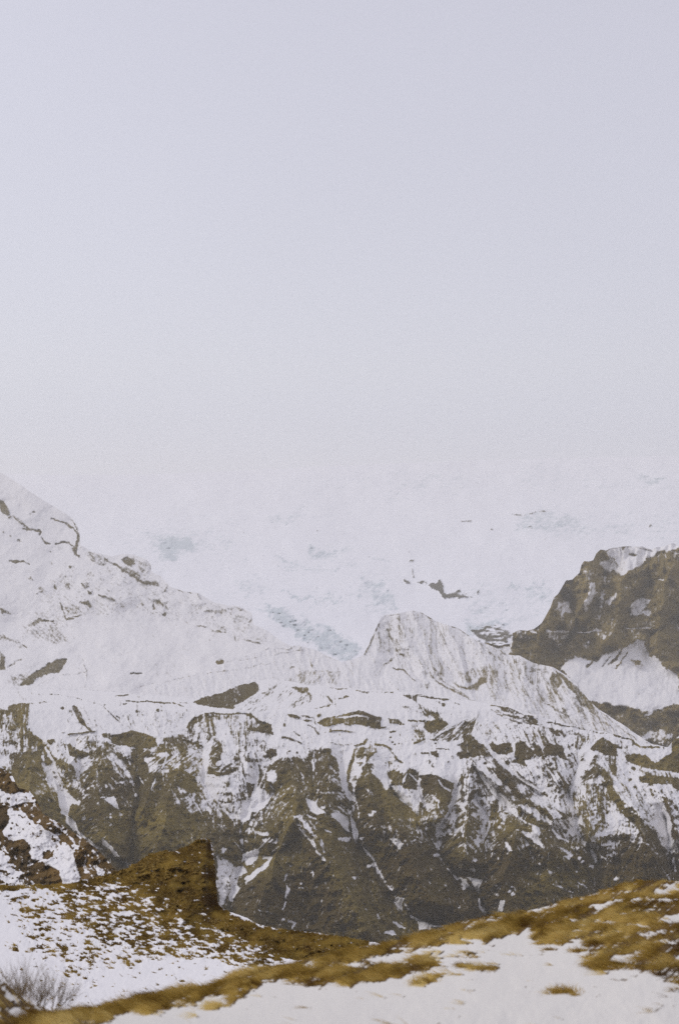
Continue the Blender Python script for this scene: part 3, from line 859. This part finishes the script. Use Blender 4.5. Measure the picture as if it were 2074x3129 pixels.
e P .05 6 425,520 510,512 535,560 480,590 430,610 455,650 480,690 420,795 395,790 400,640 415,580
e P .0 5 518,610 600,540 690,480 740,435 705,515 600,595 530,655
e L .3 12 630,370 715,290
e L .35 9 740,400 780,370 850,345
e P .36 10 275,405 320,430 400,470 430,520 400,600 400,720 330,840 285,640 305,500
e P .25 8 600,232 730,240 700,268 610,262
e P .4 10 640,290 700,290 680,325
e L .35 9 565,160 600,255 595,290
e D .2 10 570,165 652,172
e L .4 8 440,330 495,390
e D .45 30 345,385 740,330
e L .05 13 852,568 835,628
e P .05 5 855,672 885,695 850,775 838,770 855,710
e L .05 16 845,805 825,852
e D .15 12 965,650 972,680 950,680
e D .3 9 885,510 1047,712 749,750 1250,500 745,680
e L .03 22 870,950 912,968 898,1010
e D .15 11 825,940
e L .4 14 630,860 740,900
e L .4 12 1050,530 1065,610
e P .05 5 1198,80 1290,85 1345,120 1352,250 1330,240 1290,180 1210,120
e P .0 4 1368,100 1395,150 1425,260 1405,325 1378,290 1368,180
e P .0 4 1368,30 1388,30 1380,85
e L .45 14 1410,0 1425,130
e L .15 12 1150,222 1205,248
e P .3 8 1235,285 1360,290 1350,320 1270,315
e P .05 5 1000,0 1070,0 1165,90 1080,100 1040,60
e D .05 14 1145,45
e L .05 13 1010,110 1085,140
e D .2 10 1090,165
e D .1 14 1545,510 1515,515
e D .4 16 1445,290
e P .4 8 1500,60 1560,80 1540,130 1500,100
f P .15 8 470,-10 620,-10 560,60 520,40
f P .55 14 620,0 830,0 780,100 720,110 650,50
f P .05 5 828,25 868,15 850,85 835,80
f P .0 4 832,108 790,190 752,262 735,240 742,175 775,180
f P .6 16 850,0 1160,0 1170,150 1080,380 960,400 900,260 860,120
f L .0 14 1075,0 1095,90 1090,150
f L .0 20 1135,110 1160,180 1140,250 1110,305
f P .03 6 1058,228 1112,212 1105,258 1080,250
f L .03 18 1072,270 1080,340
f L .1 18 945,205 945,275
f L .25 12 955,340 990,412
f D .2 14 1015,285 935,150 1000,150
f D .03 15 1045,465
f D .35 16 1035,545
f P .15 8 355,292 440,290 482,340 450,388 400,340
f D .7 6 415,312
f L .45 24 510,345 565,308
f L .1 20 738,340 750,380
f D .08 17 735,425
f L .15 16 612,230 628,275
f L .08 14 200,515 245,505
f D .4 20 280,550 80,610
f L .1 16 350,668 378,702
f P .0 5 402,800 415,760 482,770 462,820 470,868 430,845
f L .12 18 490,820 522,858
f L .05 18 530,910 600,950 700,985 790,992
f P .25 8 585,940 700,980 690,1020 600,1020
f L .1 18 400,960 440,985 480,1002
f P .03 5 335,1035 400,1025 420,1060 320,1060
f P .0 4 970,605 1112,618 1082,670 1082,735 1050,700 1020,640
f L .05 16 875,590 908,625
f P .5 10 930,620 980,620 1000,680 950,700
f L .15 18 1078,785 1080,835 1130,888
f P .0 4 1250,788 1285,785 1262,880 1225,868
f D .05 13 1320,715
f D .25 9 1350,740 1230,745 1330,680 1215,675
f L .45 16 1190,410 1160,490
f P .15 7 1280,325 1312,325 1342,398 1318,400
f L .15 9 825,530 852,572
f L .4 14 1060,385 1040,420
f P .45 7 190,65 250,80 230,130 200,110
h P .0 5 463,298 540,318 605,370 560,430 540,500 600,560 632,632 600,622 528,560 528,510 488,490
h P .0 5 818,675 965,835 920,828 818,732
h P .0 5 840,370 912,348 955,455 920,440 862,392
h L .3 12 812,365 845,355
h D .2 12 885,490 880,520 965,490 672,525 725,530
h D .35 10 880,580 855,515 1090,338 850,275 710,290
h L .05 14 1010,878 1055,905
h P .55 14 1340,290 1450,290 1568,330 1568,420 1420,420
h L .15 14 650,650 672,672
h L .4 14 700,690 740,710
h P .4 10 560,400 650,375 640,415
h L .3 9 1215,290 1245,200
h L .4 8 1110,190 1165,280
h P .55 12 880,240 1060,200 1060,240 900,245
h P .5 10 330,80 480,100 505,260 430,310 380,230 @-25
h L .15 14 340,90 400,190 470,270
'''
E_RUN = [0]
def paint_e(X, Y):
    rl = relief(X, Y, RE, GE, 130); gx_ = box(np.gradient(rl, axis=1), 6) / 2.0
    p = Paint(X, Y, (.07) + .15 * sstep(2170, 2360, Y), 4, 0); p.ang = np.clip(gx_ * 4200, -48, 48)
    p.run(WALL)
    p.f = p.f + .05 * sstep(2200, 2330, Y) * sstep(.05, .25, p.f)
    wt = np.exp(-((p.f - .55) / .3) ** 2)
    p.f = p.f + (rl - .5) * .45 * wt
    rn = runnels(X, Y, p.ang, 110, 15, 300); E_RUN[0] = box(rn, 1)
    p.f = p.f + (rn - .42) * .55 * np.exp(-((p.f - .6) / .36) ** 2)
    gd = np.full(X.shape, 1e9)
    for G_ in GE[:1] + GE[2:]: gd = np.minimum(gd, seg_dist(p.x, p.y, G_)[0])
    gm_ = (1 - sstep(2.0, 5.5, gd)) * sstep(.50, .62, fbm(X, Y, 44, 3, 88)) * sstep(2830, 2600, Y)
    p.f = p.f * (1 - gm_) + .12 * gm_
    return p
GE = [pts(*q) for q in (('1', '132,2270 165,2330 185,2400 205,2480 235,2540 300,2590 400,2655'), ('1', '410,2290 425,2370 420,2460 412,2540 405,2650 400,2760'),
      ('1', '625,2300 628,2385 665,2450 738,2510 736,2560 745,2620 720,2700 705,2750 700,2900'), ('1', '785,2340 782,2405 760,2470 740,2510'),
      ('1', '835,2425 770,2475 745,2505'), ('1', '1045,2300 1052,2400 1075,2445 1080,2510 1092,2570 1140,2630 1185,2710 1215,2760 1270,2810 1350,2830'),
      ('1', '1400,2400 1375,2470 1335,2545 1335,2610 1380,2670 1460,2725 1480,2790 1500,2830'), ('1', '1455,2440 1480,2500 1475,2560'),
      ('1', '1770,2330 1740,2420 1750,2470 1757,2530 1818,2620 1822,2720'), ('1', '1490,2280 1580,2370 1660,2430'), ('1', '1435,2320 1500,2410 1545,2450'),
      ('1', '2030,2500 2045,2570 2060,2660'), ('1', '240,2275 242,2350 238,2370'), ('1', '1285,2380 1290,2450'), ('1', '1180,2330 1195,2400 1240,2460'),
      ('1', '2000,2260 2060,2330'), ('1', '740,2620 830,2620 870,2580'))]
RE = [pts(*q) for q in (('1', '60,2150 80,2220 100,2300 90,2420'), ('1', '330,2270 300,2360 310,2460 330,2560 370,2620'), ('1', '550,2345 530,2420 500,2520 470,2640'),
      ('1', '700,2180 690,2260 660,2340'), ('1', '700,2180 740,2280 760,2330'), ('1', '880,2320 900,2400 895,2490 860,2560 830,2680 790,2780 760,2860'),
      ('1', '1010,2290 1000,2380 1000,2480'), ('1', '895,2490 960,2560 1010,2660 1060,2760 1100,2840'), ('1', '1195,2400 1200,2480 1240,2580 1290,2680 1330,2760'),
      ('1', '1120,2330 1130,2420 1150,2520'), ('1', '1440,2320 1430,2400 1440,2480 1430,2560 1420,2620'), ('1', '1440,2320 1530,2420 1620,2500 1680,2600'),
      ('1', '1500,2340 1600,2430 1680,2500'), ('1', '1825,2320 1810,2400 1800,2500 1790,2570'), ('1', '1825,2320 1900,2430 1960,2520 2000,2620'), ('1', '1330,2370 1350,2440 1340,2500'),
      ('1', '1580,2540 1560,2640 1540,2720 1560,2800'), ('1', '1980,2380 2050,2450 2074,2560'), ('1', '280,2270 215,2330'), ('1', '1640,2260 1680,2330 1730,2400'), ('1', '500,2300 460,2400 440,2480'))]
def dist_e(X, Y, t):
    d = inv(Y, ((2040, 2500), (2110, 2180), (2170, 1990), (2300, 1860), (2450, 1740), (2650, 1600), (2900, 1460), (3060, 1400)))
    k = sstep(2200, 2560, Y)
    st = .5 + .5 * np.sin((Y + 60 * (fbm(X, Y, 160, 3, 9) - .5)) / 6.5)                  # lava benches in the bare rock
    return d - relief(X, Y, RE, GE, 130) * (16 + 84 * k) - st * 1.6 * (.35 + k) - E_RUN[0] * (2.0 + 9.0 * k)
slope('canyon_cliff', 'gullied canyon wall of dark rock and snow below a flat snowy rim', -480, 2560, 2.0, lambda x: curve(SIL_E, x),
      lambda x: 3060 + 0 * x, dist_e, paint_e, M_wall, noise=((110, 16), (44, 10), (18, 7.5), (8, 5)), rough=.25,
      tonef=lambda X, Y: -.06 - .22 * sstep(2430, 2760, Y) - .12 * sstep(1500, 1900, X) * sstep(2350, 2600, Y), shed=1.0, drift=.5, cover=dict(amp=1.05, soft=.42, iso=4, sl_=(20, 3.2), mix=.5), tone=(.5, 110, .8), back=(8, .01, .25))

# ------------------------------------------------------------------ near hillside at the left
SIL_F = [(-400, 2180), (-120, 2290), (-40, 2325), (0, 2338), (20, 2355), (40, 2372), (50, 2395), (60, 2410), (90, 2415), (110, 2440), (130, 2485), (165, 2505), (190, 2520),
         (230, 2545), (270, 2572), (300, 2600), (330, 2630), (350, 2655), (400, 2690), (500, 2740), (700, 2800)]
def paint_f(X, Y):
    p = Paint(X, Y, .80, 5, -35)
    p.run('''
h P .25 10 60,450 200,480 280,560 420,640 560,740 620,900 640,1100 520,1100 450,960 380,900 250,850 200,740 80,700 20,640
h P .12 10 440,760 560,740 600,860 640,1000 520,1060 460,950 380,880
h P .97 8 120,700 200,680 245,780 200,840 130,800
h P .97 6 335,935 390,903 470,945 505,1060 430,1060 400,980
h P .97 10 0,420 60,450 70,560 20,640 0,640
h P .45 12 0,700 100,880 300,1060 0,1060
h P .3 8 50,330 160,310 250,330 260,400 100,420 40,380
h P .2 6 85,185 135,185 118,228 95,215
h P .2 8 0,290 40,320 60,400 0,400
h P .55 12 500,590 560,650 700,780 720,830 600,800 560,700
h P .4 8 770,900 830,950 820,985 780,970
h P .9 8 340,790 430,780 430,830 350,860
h P .96 10 60,240 140,240 150,300 60,320
h P .8 12 640,830 760,860 760,1000 660,1000
h D .25 9 100,970 60,850 270,550 430,570 520,630 450,700 130,990
''')
    return p
slope('hillside', 'steep near hillside at the left with brown heath and patchy snow', -380, 700, 1.8, lambda x: curve(SIL_F, x),
      lambda x: 2860 + 0 * x, lambda X, Y, t: inv(Y, ((2200, 560), (2500, 470), (2860, 380))) - (X - 200) * .10, paint_f, M_hill,
      noise=((90, 14), (36, 6), (14, 2.4), (7, 1.1)), rough=.5, shed=.8, drift=.8, cover=dict(iso=8, sl_=(22, 7), mix=.35, amp=1.1, soft=.2), tone=(.5, 90, .6))

# ------------------------------------------------------------------ middle foreground: turf knoll and tussock slope
SIL_G = np.concatenate([[(-300, 2715), (-60, 2708)], pts('t', '0,312 80,312 160,306 230,305 300,300 400,284 460,272 500,260 545,246 590,232 612,212 640,198 665,184 690,168 720,160 760,154 800,150 830,140 860,130 880,122 900,106 915,97 935,93 955,97 968,104 978,130 985,165 992,250 998,340 1004,400 1030,420 1080,440 1120,455 1150,470 1200,497 1260,505 1320,512 1400,522 1480,535 1568,548'), [(1150, 2880), (1400, 2960), (1700, 3030)]])
def paint_g(X, Y):
    p = Paint(X, Y, .02, 6, 101)
    p.run('''
t P .30 40 -100,340 100,330 600,280 700,400 900,480 1200,560 1330,640 1250,690 1150,705 950,650 800,650 600,700 350,710 150,600 0,500 -100,420
t P .52 30 250,300 600,260 720,380 900,470 1200,560 1320,640 1250,690 1100,680 900,620 700,640 450,560 300,440
t P .62 22 600,280 700,330 850,440 1000,480 1200,540 1300,640 1200,640 1000,600 800,560 660,440
t P .80 14 0,290 200,292 400,275 600,215 640,260 500,300 300,318 100,330 -100,345 -100,300
t P 1.0 12 480,262 590,225 700,155 900,100 960,90 1010,300 1005,410 1200,500 1568,540 1700,560 1700,700 1330,650 1250,590 1100,540 960,500 860,470 800,420 720,380 650,330 560,285
t P .72 14 620,280 780,300 800,350 840,420 900,450 1000,470 1000,500 860,480 740,420 660,360
t P .0 20 -100,600 150,640 350,720 500,700 640,690 800,660 950,665 1100,700 1200,715 1200,800 -100,800
t P .04 30 -100,360 0,380 90,420 120,520 60,560 -100,520
t D .7 13 75,600 210,648 300,598 100,425 190,510
t L .6 10 300,690 390,690
t L .7 9 60,370 160,380
t P .22 16 250,690 420,690 460,780 380,800
''')
    return p
def dist_g(X, Y, t):
    d = inv(Y, ((2580, 142), (2700, 128), (2850, 100), (3000, 76), (3200, 56)))
    d = d + 6 * np.cos((X - 350) / 420.)
    kx = sstep(330, 620, X) * sstep(2850, 2600, Y)
    d = d - 7.0 * np.exp(-((X - 560) / 150.) ** 2) * sstep(2860, 2620, Y) * sstep(2560, 2660, Y)          # the knoll bulges out
    d = d + (70 * sstep(628, 672, X) - 3.5 * sstep(560, 628, X)) * sstep(2800, 2700, Y)                                               # its right flank turns away
    return d
def ext_g(X, Y, D, pf, rock):
    k = D / 120
    return D - rock * (.55 * k) * (.5 + fbm(X, Y * 2.5, 16, 3, 61)) * sstep(3129, 2600, Y + 200)
def flank_shade(X, Y): return -.75 * sstep(618, 640, X + (Y - 2600) * .06) * sstep(2815, 2770, Y)  # shade on the knoll's right flank, painted in as a darker tone
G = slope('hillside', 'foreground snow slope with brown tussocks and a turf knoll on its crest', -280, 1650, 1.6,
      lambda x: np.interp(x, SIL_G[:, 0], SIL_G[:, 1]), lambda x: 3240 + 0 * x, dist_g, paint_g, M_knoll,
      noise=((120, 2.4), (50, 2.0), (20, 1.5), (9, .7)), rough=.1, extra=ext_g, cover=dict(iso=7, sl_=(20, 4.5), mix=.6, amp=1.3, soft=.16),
      jag=13, tone=(.66, 50, .6), back=(12, .02, .9), tonef=flank_shade)

# ------------------------------------------------------------------ nearest ridge
SIL_H = np.concatenate([[(-400, 2850), (-150, 2930), (0, 2992)], pts('t', '30,765 60,790 95,825 130,850 190,872 240,893 300,890 360,885 450,872 560,858 640,838 700,812 830,788 960,772 1050,740 1100,714 1180,698 1250,682 1400,655 1480,630 1560,610'), pts('u', '100,440 200,430 300,412 400,385 480,355 560,332 640,312 700,300 780,292 850,280 950,258 1050,230 1130,210 1200,192 1280,165 1380,140 1480,136 1568,138'), [(2250, 2680), (2600, 2640), (3200, 2590), (4300, 2540)]])
SIL_H = np.concatenate([[(-1700, 2560), (-1000, 2680)], SIL_H])
def paint_h(X, Y):
    p = Paint(X, Y, -.22, 9, 68)
    p.run('''
t P .92 14 -2600,100 -400,500 0,735 60,765 130,835 260,880 450,860 560,845 700,795 830,770 960,755 1100,700 1300,660 1568,590 1600,740 1500,770 1440,782 1380,765 1300,748 1230,752 1150,805 1080,855 1062,842 1130,790 1000,820 900,855 820,872 720,900 680,902 640,885 600,892 560,912 500,932 440,952 250,975 0,1000 -400,1000 -2600,900
t P .05 6 5,775 50,795 85,840 80,855 40,845
t P .05 6 55,872 100,872 150,902 110,920 50,905 30,885
t P .1 5 148,838 200,875 215,888 180,890 150,860
t P .1 6 -30,850 0,870 20,920 -30,940
t P .1 6 780,852 860,825 935,800 900,826 830,858
t L .1 9 1420,695 1475,670
t L .2 8 1130,770 1160,755
t P .1 6 350,945 460,918 440,945
t L .7 10 975,880 1028,862
t L .1 10 240,905 262,912
u P .84 18 -20,430 200,415 400,365 560,315 700,285 850,265 1050,215 1200,175 1380,125 1568,125 2300,60 5200,-60 5200,700 3000,760 2300,720 1700,660 1568,620 1500,600 1460,560 1350,540 1240,562 1140,535 1170,500 1120,495 1150,462 1110,410 1000,450 940,478 960,430 890,400 932,360 830,370 740,405 680,430 650,400 560,400 440,450 330,470 200,492 -20,522
u P 1 20 -20,540 120,530 250,515 440,470 490,480 460,520 420,545 360,570 200,612 130,612 40,625 -20,610
u P .95 14 370,612 400,595 475,572 430,610 385,625
u P .85 14 560,528 640,525 745,532 700,552 640,562 575,545
u L .45 16 590,465 650,488
u L .45 12 500,487 560,480
u P .35 14 430,470 520,500 500,560 440,540
u L .5 12 560,430 620,425
u L .0 22 860,296 930,275 1005,250
u L .0 30 1185,258 1250,248 1310,225
u L .0 40 1470,190 1568,175
u L .0 20 1185,332 1305,330
u L .0 17 1335,342 1410,335
u P .0 7 1460,330 1500,300 1568,285 1700,280 1700,320 1568,335 1500,335
u P .0 7 1380,390 1430,372 1520,365 1490,380 1420,395
u P .0 7 1250,508 1280,485 1430,455 1440,475 1350,505 1290,520
u L .15 18 1120,215 1170,200
u L .2 12 1060,465 1120,450
u L .0 12 980,330 1060,322 1110,326
u L .1 14 1290,380 1350,372
u L .0 14 1310,248 1380,225 1420,215
u L .1 16 1400,425 1460,418 1540,420
u L .1 12 1240,300 1330,292
u L .2 12 1180,395 1250,388
u L .1 16 1480,235 1568,225
u L .6 14 1075,468 1115,455
u L .25 16 550,775 610,765
u L .2 16 660,765 700,740 760,705
u P .25 18 1000,590 1060,580 1040,620 1010,625
u L .7 22 1480,600 1568,590
u P .1 10 1540,480 1700,470 1700,510 1560,505
''')
    return p
def dist_h(X, Y, t):
    yc = np.interp(X, SIL_H[:, 0], SIL_H[:, 1])
    Dc = np.interp(X, [-1700, -400, 0, 500, 1100, 1700, 2074, 2600, 4300], [8.5, 11, 13, 16.5, 21, 25, 27, 29, 32])
    Db = np.interp(X, [-1700, -400, 0, 1000, 2074, 2600, 4300], [6.5, 8.6, 9.6, 9.6, 9.2, 9.0, 8.8])
    tt = (Y - yc) / (3129 - yc + 0.0)
    tt = tt + .10 * np.exp(-np.clip(tt, 0, 9) * 6) - .10                                                 # rounds off towards the crest
    return 1 / (1 / Dc + (1 / Db - 1 / Dc) * tt)
def ext_h(X, Y, D, pf, rock):
    return D - rock * .05 * D / 15 * (fbm(X, Y, 30, 3, 31) * 2)
H = slope('meadow_slope', 'nearest snowy bank with wind combed golden grass along its crest', -1650, 4200, 2.8,
      lambda x: np.interp(x, SIL_H[:, 0], SIL_H[:, 1]), lambda x: 3700 + 0 * x, dist_h, paint_h, M_near,
      noise=((200, .30), (70, .14), (24, .05), (9, .02)), rough=.7, extra=ext_h, cover=dict(iso=8, sl_=(80, 6), mix=.82, amp=1.4, soft=.16),
      tone=(.45, 70, .5), back=(12, .02, .6), rows=400)

# ------------------------------------------------------------------ grass blades
def blades(name, roots, lens, wid, lean, spread, mat, seed, kind, label, tone=None, parent=None, segs=3, curl=.5, extra_up=.0):
    rg = np.random.default_rng(seed); n = len(roots)
    d = np.array(lean, float)[None] + rg.normal(0, 1, (n, 3)) * np.array(spread)[None]
    d /= np.linalg.norm(d, axis=1)[:, None]
    view = np.array([0, 1., 0])[None] + rg.normal(0, .35, (n, 3))
    side = np.cross(d, view); side /= np.linalg.norm(side, axis=1)[:, None] + 1e-9
    V = np.zeros((n, (segs + 1) * 2, 3))
    bend = np.zeros((n, 3)); bend[:, 2] = -curl * rg.uniform(.2, 1.0, n) + extra_up
    for k in range(segs + 1):
        t = k / segs; c = roots + d * (lens * t)[:, None] + bend * (lens * t * t)[:, None]
        w = wid * (1 - .85 * t ** 1.3)
        V[:, 2 * k] = c - side * w[:, None] * .5; V[:, 2 * k + 1] = c + side * w[:, None] * .5
    base = (np.arange(n) * (segs + 1) * 2)[:, None]
    Q = np.concatenate([base + np.array([2 * k, 2 * k + 1, 2 * k + 3, 2 * k + 2])[None] for k in range(segs)], 1).reshape(-1, 4)
    tn = np.clip(tone if tone is not None else rg.normal(.5, .22, n), 0, 1)
    o = soup(name, V.reshape(-1, 3), Q, {'tone': np.repeat(tn, (segs + 1) * 2)}, mat, parent)
    if label: tag(o, label, None if kind == 'stuff' else 'grass', kind=kind)
    return o
def scatter(surf, n, seed, power=1.0, lo=.5, window=None, wfun=None):
    _, X, Y, D, rock, pf = surf; rg = np.random.default_rng(seed)
    V = unproject(X, Y, D)
    e1 = V[1:, :-1] - V[:-1, :-1]; e2 = V[:-1, 1:] - V[:-1, :-1]
    ar = np.linalg.norm(np.cross(e1, e2), axis=2)
    w = ar * (np.clip(rock[:-1, :-1] - lo, 0, 1) > 0) * (.4 + rock[:-1, :-1]) ** power
    if window: w = w * ((X[:-1, :-1] > window[0]) & (X[:-1, :-1] < window[1]) & (Y[:-1, :-1] < window[2]))
    if wfun is not None: w = w * wfun(X[:-1, :-1], Y[:-1, :-1])
    w = w.ravel(); idx = rg.choice(len(w), n, p=w / w.sum())
    r, c = np.unravel_index(idx, ar.shape)
    a = rg.random(n)[:, None]; b = rg.random(n)[:, None]
    P = V[r, c] + e1[r, c] * a + e2[r, c] * b
    return P, X[r, c], Y[r, c]

rg = np.random.default_rng(5)
def combed(x, y, a, L, w, seed):
    c, n = math.cos(math.radians(a)), math.sin(math.radians(a))
    return fbm((x * c + y * n) / L, (y * c - x * n) / w, 1.0, 3, seed)
P, px, py = scatter(H, 290000, 3, lo=.62, window=(-500, 3000, 3200), wfun=lambda x, y: .15 + np.clip(combed(x, y, -24, 60, 9, 71) * 3 - 1.0, 0, 1))
cl = .5 + (combed(px, py, -24, 90, 20, 19) - .5) * 2.4; cl2 = .5 + (combed(px, py, -30, 26, 8, 29) - .5) * 2
cl3 = .5 + (fbm(px / 8 + py * .02, py + px * .2, 34, 2, 39) - .5) * 2.4
ln = .135 * (.45 + .9 * np.clip(cl, 0, 1)) * rg.uniform(.5, 1.35, len(P)); P[:, 2] -= .01
blades('grass', P, ln, np.full(len(P), .0052), (-.80, -.12, .26), (.20, .25, .20), M_grass, 8, 'stuff',
       'golden dry grass combed by the wind along the near ridge', tone=.50 - .16 * sstep(1300, 1800, px) + .50 * (cl - .5) + .42 * (cl2 - .5) + .55 * (cl3 - .5) + rg.normal(0, .10, len(P)), curl=.35)
P, px, py = scatter(G, 130000, 4, window=(-150, 1500, 3120), lo=.45)
cl = fbm(px, py * 2, 34, 3, 41)
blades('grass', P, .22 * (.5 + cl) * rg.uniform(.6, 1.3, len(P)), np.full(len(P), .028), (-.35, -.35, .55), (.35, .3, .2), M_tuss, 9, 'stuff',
       'short brown grass on the turf knoll and its tussocks', tone=.58 + .55 * flank_shade(px, py) + (cl - .5) * 2.0 + rg.normal(0, .16, len(P)), curl=.6, segs=2)  # blades on the right flank carry the same painted shade

# lone tufts standing in the near snow
def surf_point(surf, x, y):
    _, X, Y, D, _, _ = surf
    c = int(np.argmin(abs(X[0] - x))); r = int(np.argmin(abs(Y[:, c] - y)))
    return unproject(np.array([X[r, c]]), np.array([Y[r, c]]), np.array([D[r, c]]))[0]
def tuft(x, y, n, w, h, label, seed):
    g = np.random.default_rng(seed); c = surf_point(H, x, y)
    R = np.zeros((n, 3)); R[:, 0] = g.normal(0, w, n); R[:, 1] = g.normal(0, w * .7, n); R[:, 2] = -.01 + R[:, 0] * .02
    o = blades('grass_tuft', R, h * g.uniform(.4, 1.1, n), np.full(n, .006), (-.35, -.2, .8), (.45, .4, .25), M_grass, seed, None, None,
               tone=g.normal(.5, .2, n), curl=.7)
    o.location = c; tag(o, label, 'grass tuft', 'lone tufts in the near snow')
    return o
tuft(1722, 3034, 420, .055, .13, 'larger lone golden grass tuft alone on the smooth snow at lower right', 3)
tuft(1757, 3041, 120, .022, .07, 'tiny grass tuft just right of the larger lone tuft', 4)
tuft(1302, 3005, 420, .06, .13, 'dark tipped grass tuft below the end of the long grass tongue', 5)
tuft(1770, 2905, 260, .05, .10, 'small grass tuft at the notch below the right hand grass', 6)

def boulder(x, y, D, size, label, seed):
    import bmesh
    bm = bmesh.new(); bmesh.ops.create_icosphere(bm, subdivisions=4, radius=1.0); g = random.Random(seed)
    cuts = [(Vector((g.gauss(0, 1), g.gauss(0, 1), g.gauss(0, 1))).normalized(), g.uniform(.62, .85)) for _ in range(9)]
    for v in bm.verts:
        for n_c, d_c in cuts:
            h_ = v.co.dot(n_c) - d_c
            if h_ > 0: v.co -= n_c * h_ * .92
        v.co += v.co * (float(vnoise(np.array([v.co.x * 4 + 9]), np.array([v.co.z * 4 + v.co.y * 3]), seed)[0]) - .5) * .12
        v.co = Vector((v.co.x * size * 1.15, v.co.y * size, v.co.z * size * .9))
    me = bpy.data.meshes.new('boulder'); bm.to_mesh(me); bm.free()
    at = me.attributes.new('rock', 'FLOAT', 'POINT')
    at.data.foreach_set('value', [1.0 - .9 * max(0, min(1, (v.normal.z - .45) * 4)) for v in me.vertices])
    at = me.attributes.new('tone', 'FLOAT', 'POINT'); at.data.foreach_set('value', [.6] * len(me.vertices))
    me.materials.append(M_far); o = bpy.data.objects.new('boulder', me); S.collection.objects.link(o)
    o.location = unproject(np.array([float(x)]), np.array([float(y)]), np.array([float(D)]))[0]
    tag(o, label, 'boulder'); return o
boulder(672, 2022, 2590, 6.5, 'big square brown boulder alone on the white slope left of the rounded hill', 4)

# ------------------------------------------------------------------ bare shrub at the lower left
def tube(pts_, r0, r1, sides=4):
    n = len(pts_); V = []; 
    for i, p in enumerate(pts_):
        d = (pts_[min(i + 1, n - 1)] - pts_[max(i - 1, 0)]).normalized()
        u = d.cross(Vector((0, 1, 0.1))).normalized(); v = d.cross(u); r = r0 + (r1 - r0) * i / (n - 1)
        for k in range(sides):
            a = 2 * math.pi * k / sides; V.append(p + u * math.cos(a) * r + v * math.sin(a) * r)
    Q = [[i * sides + k, i * sides + (k + 1) % sides, (i + 1) * sides + (k + 1) % sides, (i + 1) * sides + k] for i in range(n - 1) for k in range(sides)]
    return V, Q
def stem_mesh(rnd, ang, length, parent):
    V, Q = [], []
    def grow(p, d, L, r, lv):
        path = [p]; steps = 6
        for i in range(steps):
            d = (d + Vector((rnd.gauss(0, .09), rnd.gauss(0, .09), .05 + rnd.gauss(0, .05)))).normalized(); path.append(path[-1] + d * L / steps)
        v, q = tube(path, r, r * .35); o_ = len(V); V.extend(v); Q.extend([[a + o_ for a in f] for f in q])
        if lv < 2:
            for i in range(2, steps + 1):
                for _k in range(2 if lv == 0 else 1):
                    if rnd.random() < .85:
                        s_ = Vector((rnd.gauss(0, .5), rnd.gauss(0, .4), rnd.gauss(.15, .3)))
                        grow(path[i], (d + s_).normalized(), L * rnd.uniform(.28, .5), r * .5, lv + 1)
    grow(Vector((rnd.uniform(-.06, .06), rnd.uniform(-.06, .06), -.03)), Vector((math.sin(ang), rnd.gauss(0, .25), math.cos(ang))).normalized(), length, .0028, 0)
    return soup('stem', np.array([list(v) for v in V]), np.array(Q), {}, M_twig, parent, True)
def shrub(x, y, D, n, h, a0, a1, label, seed):
    rnd = random.Random(seed); c = unproject(np.array([float(x)]), np.array([float(y)]), np.array([float(D)]))[0]
    e_ = bpy.data.objects.new('bare_shrub', None); S.collection.objects.link(e_); e_.location = c
    tag(e_, label, 'shrub', 'bare shrubs behind the left bank')
    for k in range(n):
        a = math.radians(a0 + (a1 - a0) * (k + rnd.random()) / n); stem_mesh(rnd, a, h * rnd.uniform(.6, 1.1), e_)
shrub(62, 3068, 14.2, 30, .32, -45, 35, 'bare twiggy shrub rising behind the dark bank at the lower left corner', 1)
shrub(118, 3078, 14.0, 24, .30, -30, 48, 'bare twiggy shrub, middle one behind the left bank', 2)
shrub(165, 3082, 13.8, 14, .28, 5, 62, 'sparse fanned shrub at the right end of the left bank', 3)

# ------------------------------------------------------------------ haze
hm = bpy.data.materials.new('haze'); hm.use_nodes = True; t = hm.node_tree; t.nodes.clear()
mo = t.nodes.new('ShaderNodeOutputMaterial'); pv = t.nodes.new('ShaderNodeVolumePrincipled')
pv.inputs['Color'].default_value = (.96, .94, .875, 1); pv.inputs['Density'].default_value = HAZE_DENSITY
pv.inputs['Anisotropy'].default_value = 0.2
t.links.new(pv.outputs[0], mo.inputs['Volume'])
bx = np.array([(x, y, z) for x in (-11800., 11800.) for y in (-11800., 11800.) for z in (-521., 620.)])
fq = np.array([(0, 1, 3, 2), (4, 6, 7, 5), (0, 4, 5, 1), (2, 3, 7, 6), (0, 2, 6, 4), (1, 5, 7, 3)])
hz = soup('haze', bx, fq, {}, hm); tag(hz, 'thin cold haze filling the air above the valley', kind='stuff')
print('verts', sum(len(o.data.vertices) for o in S.objects if o.type == 'MESH'))
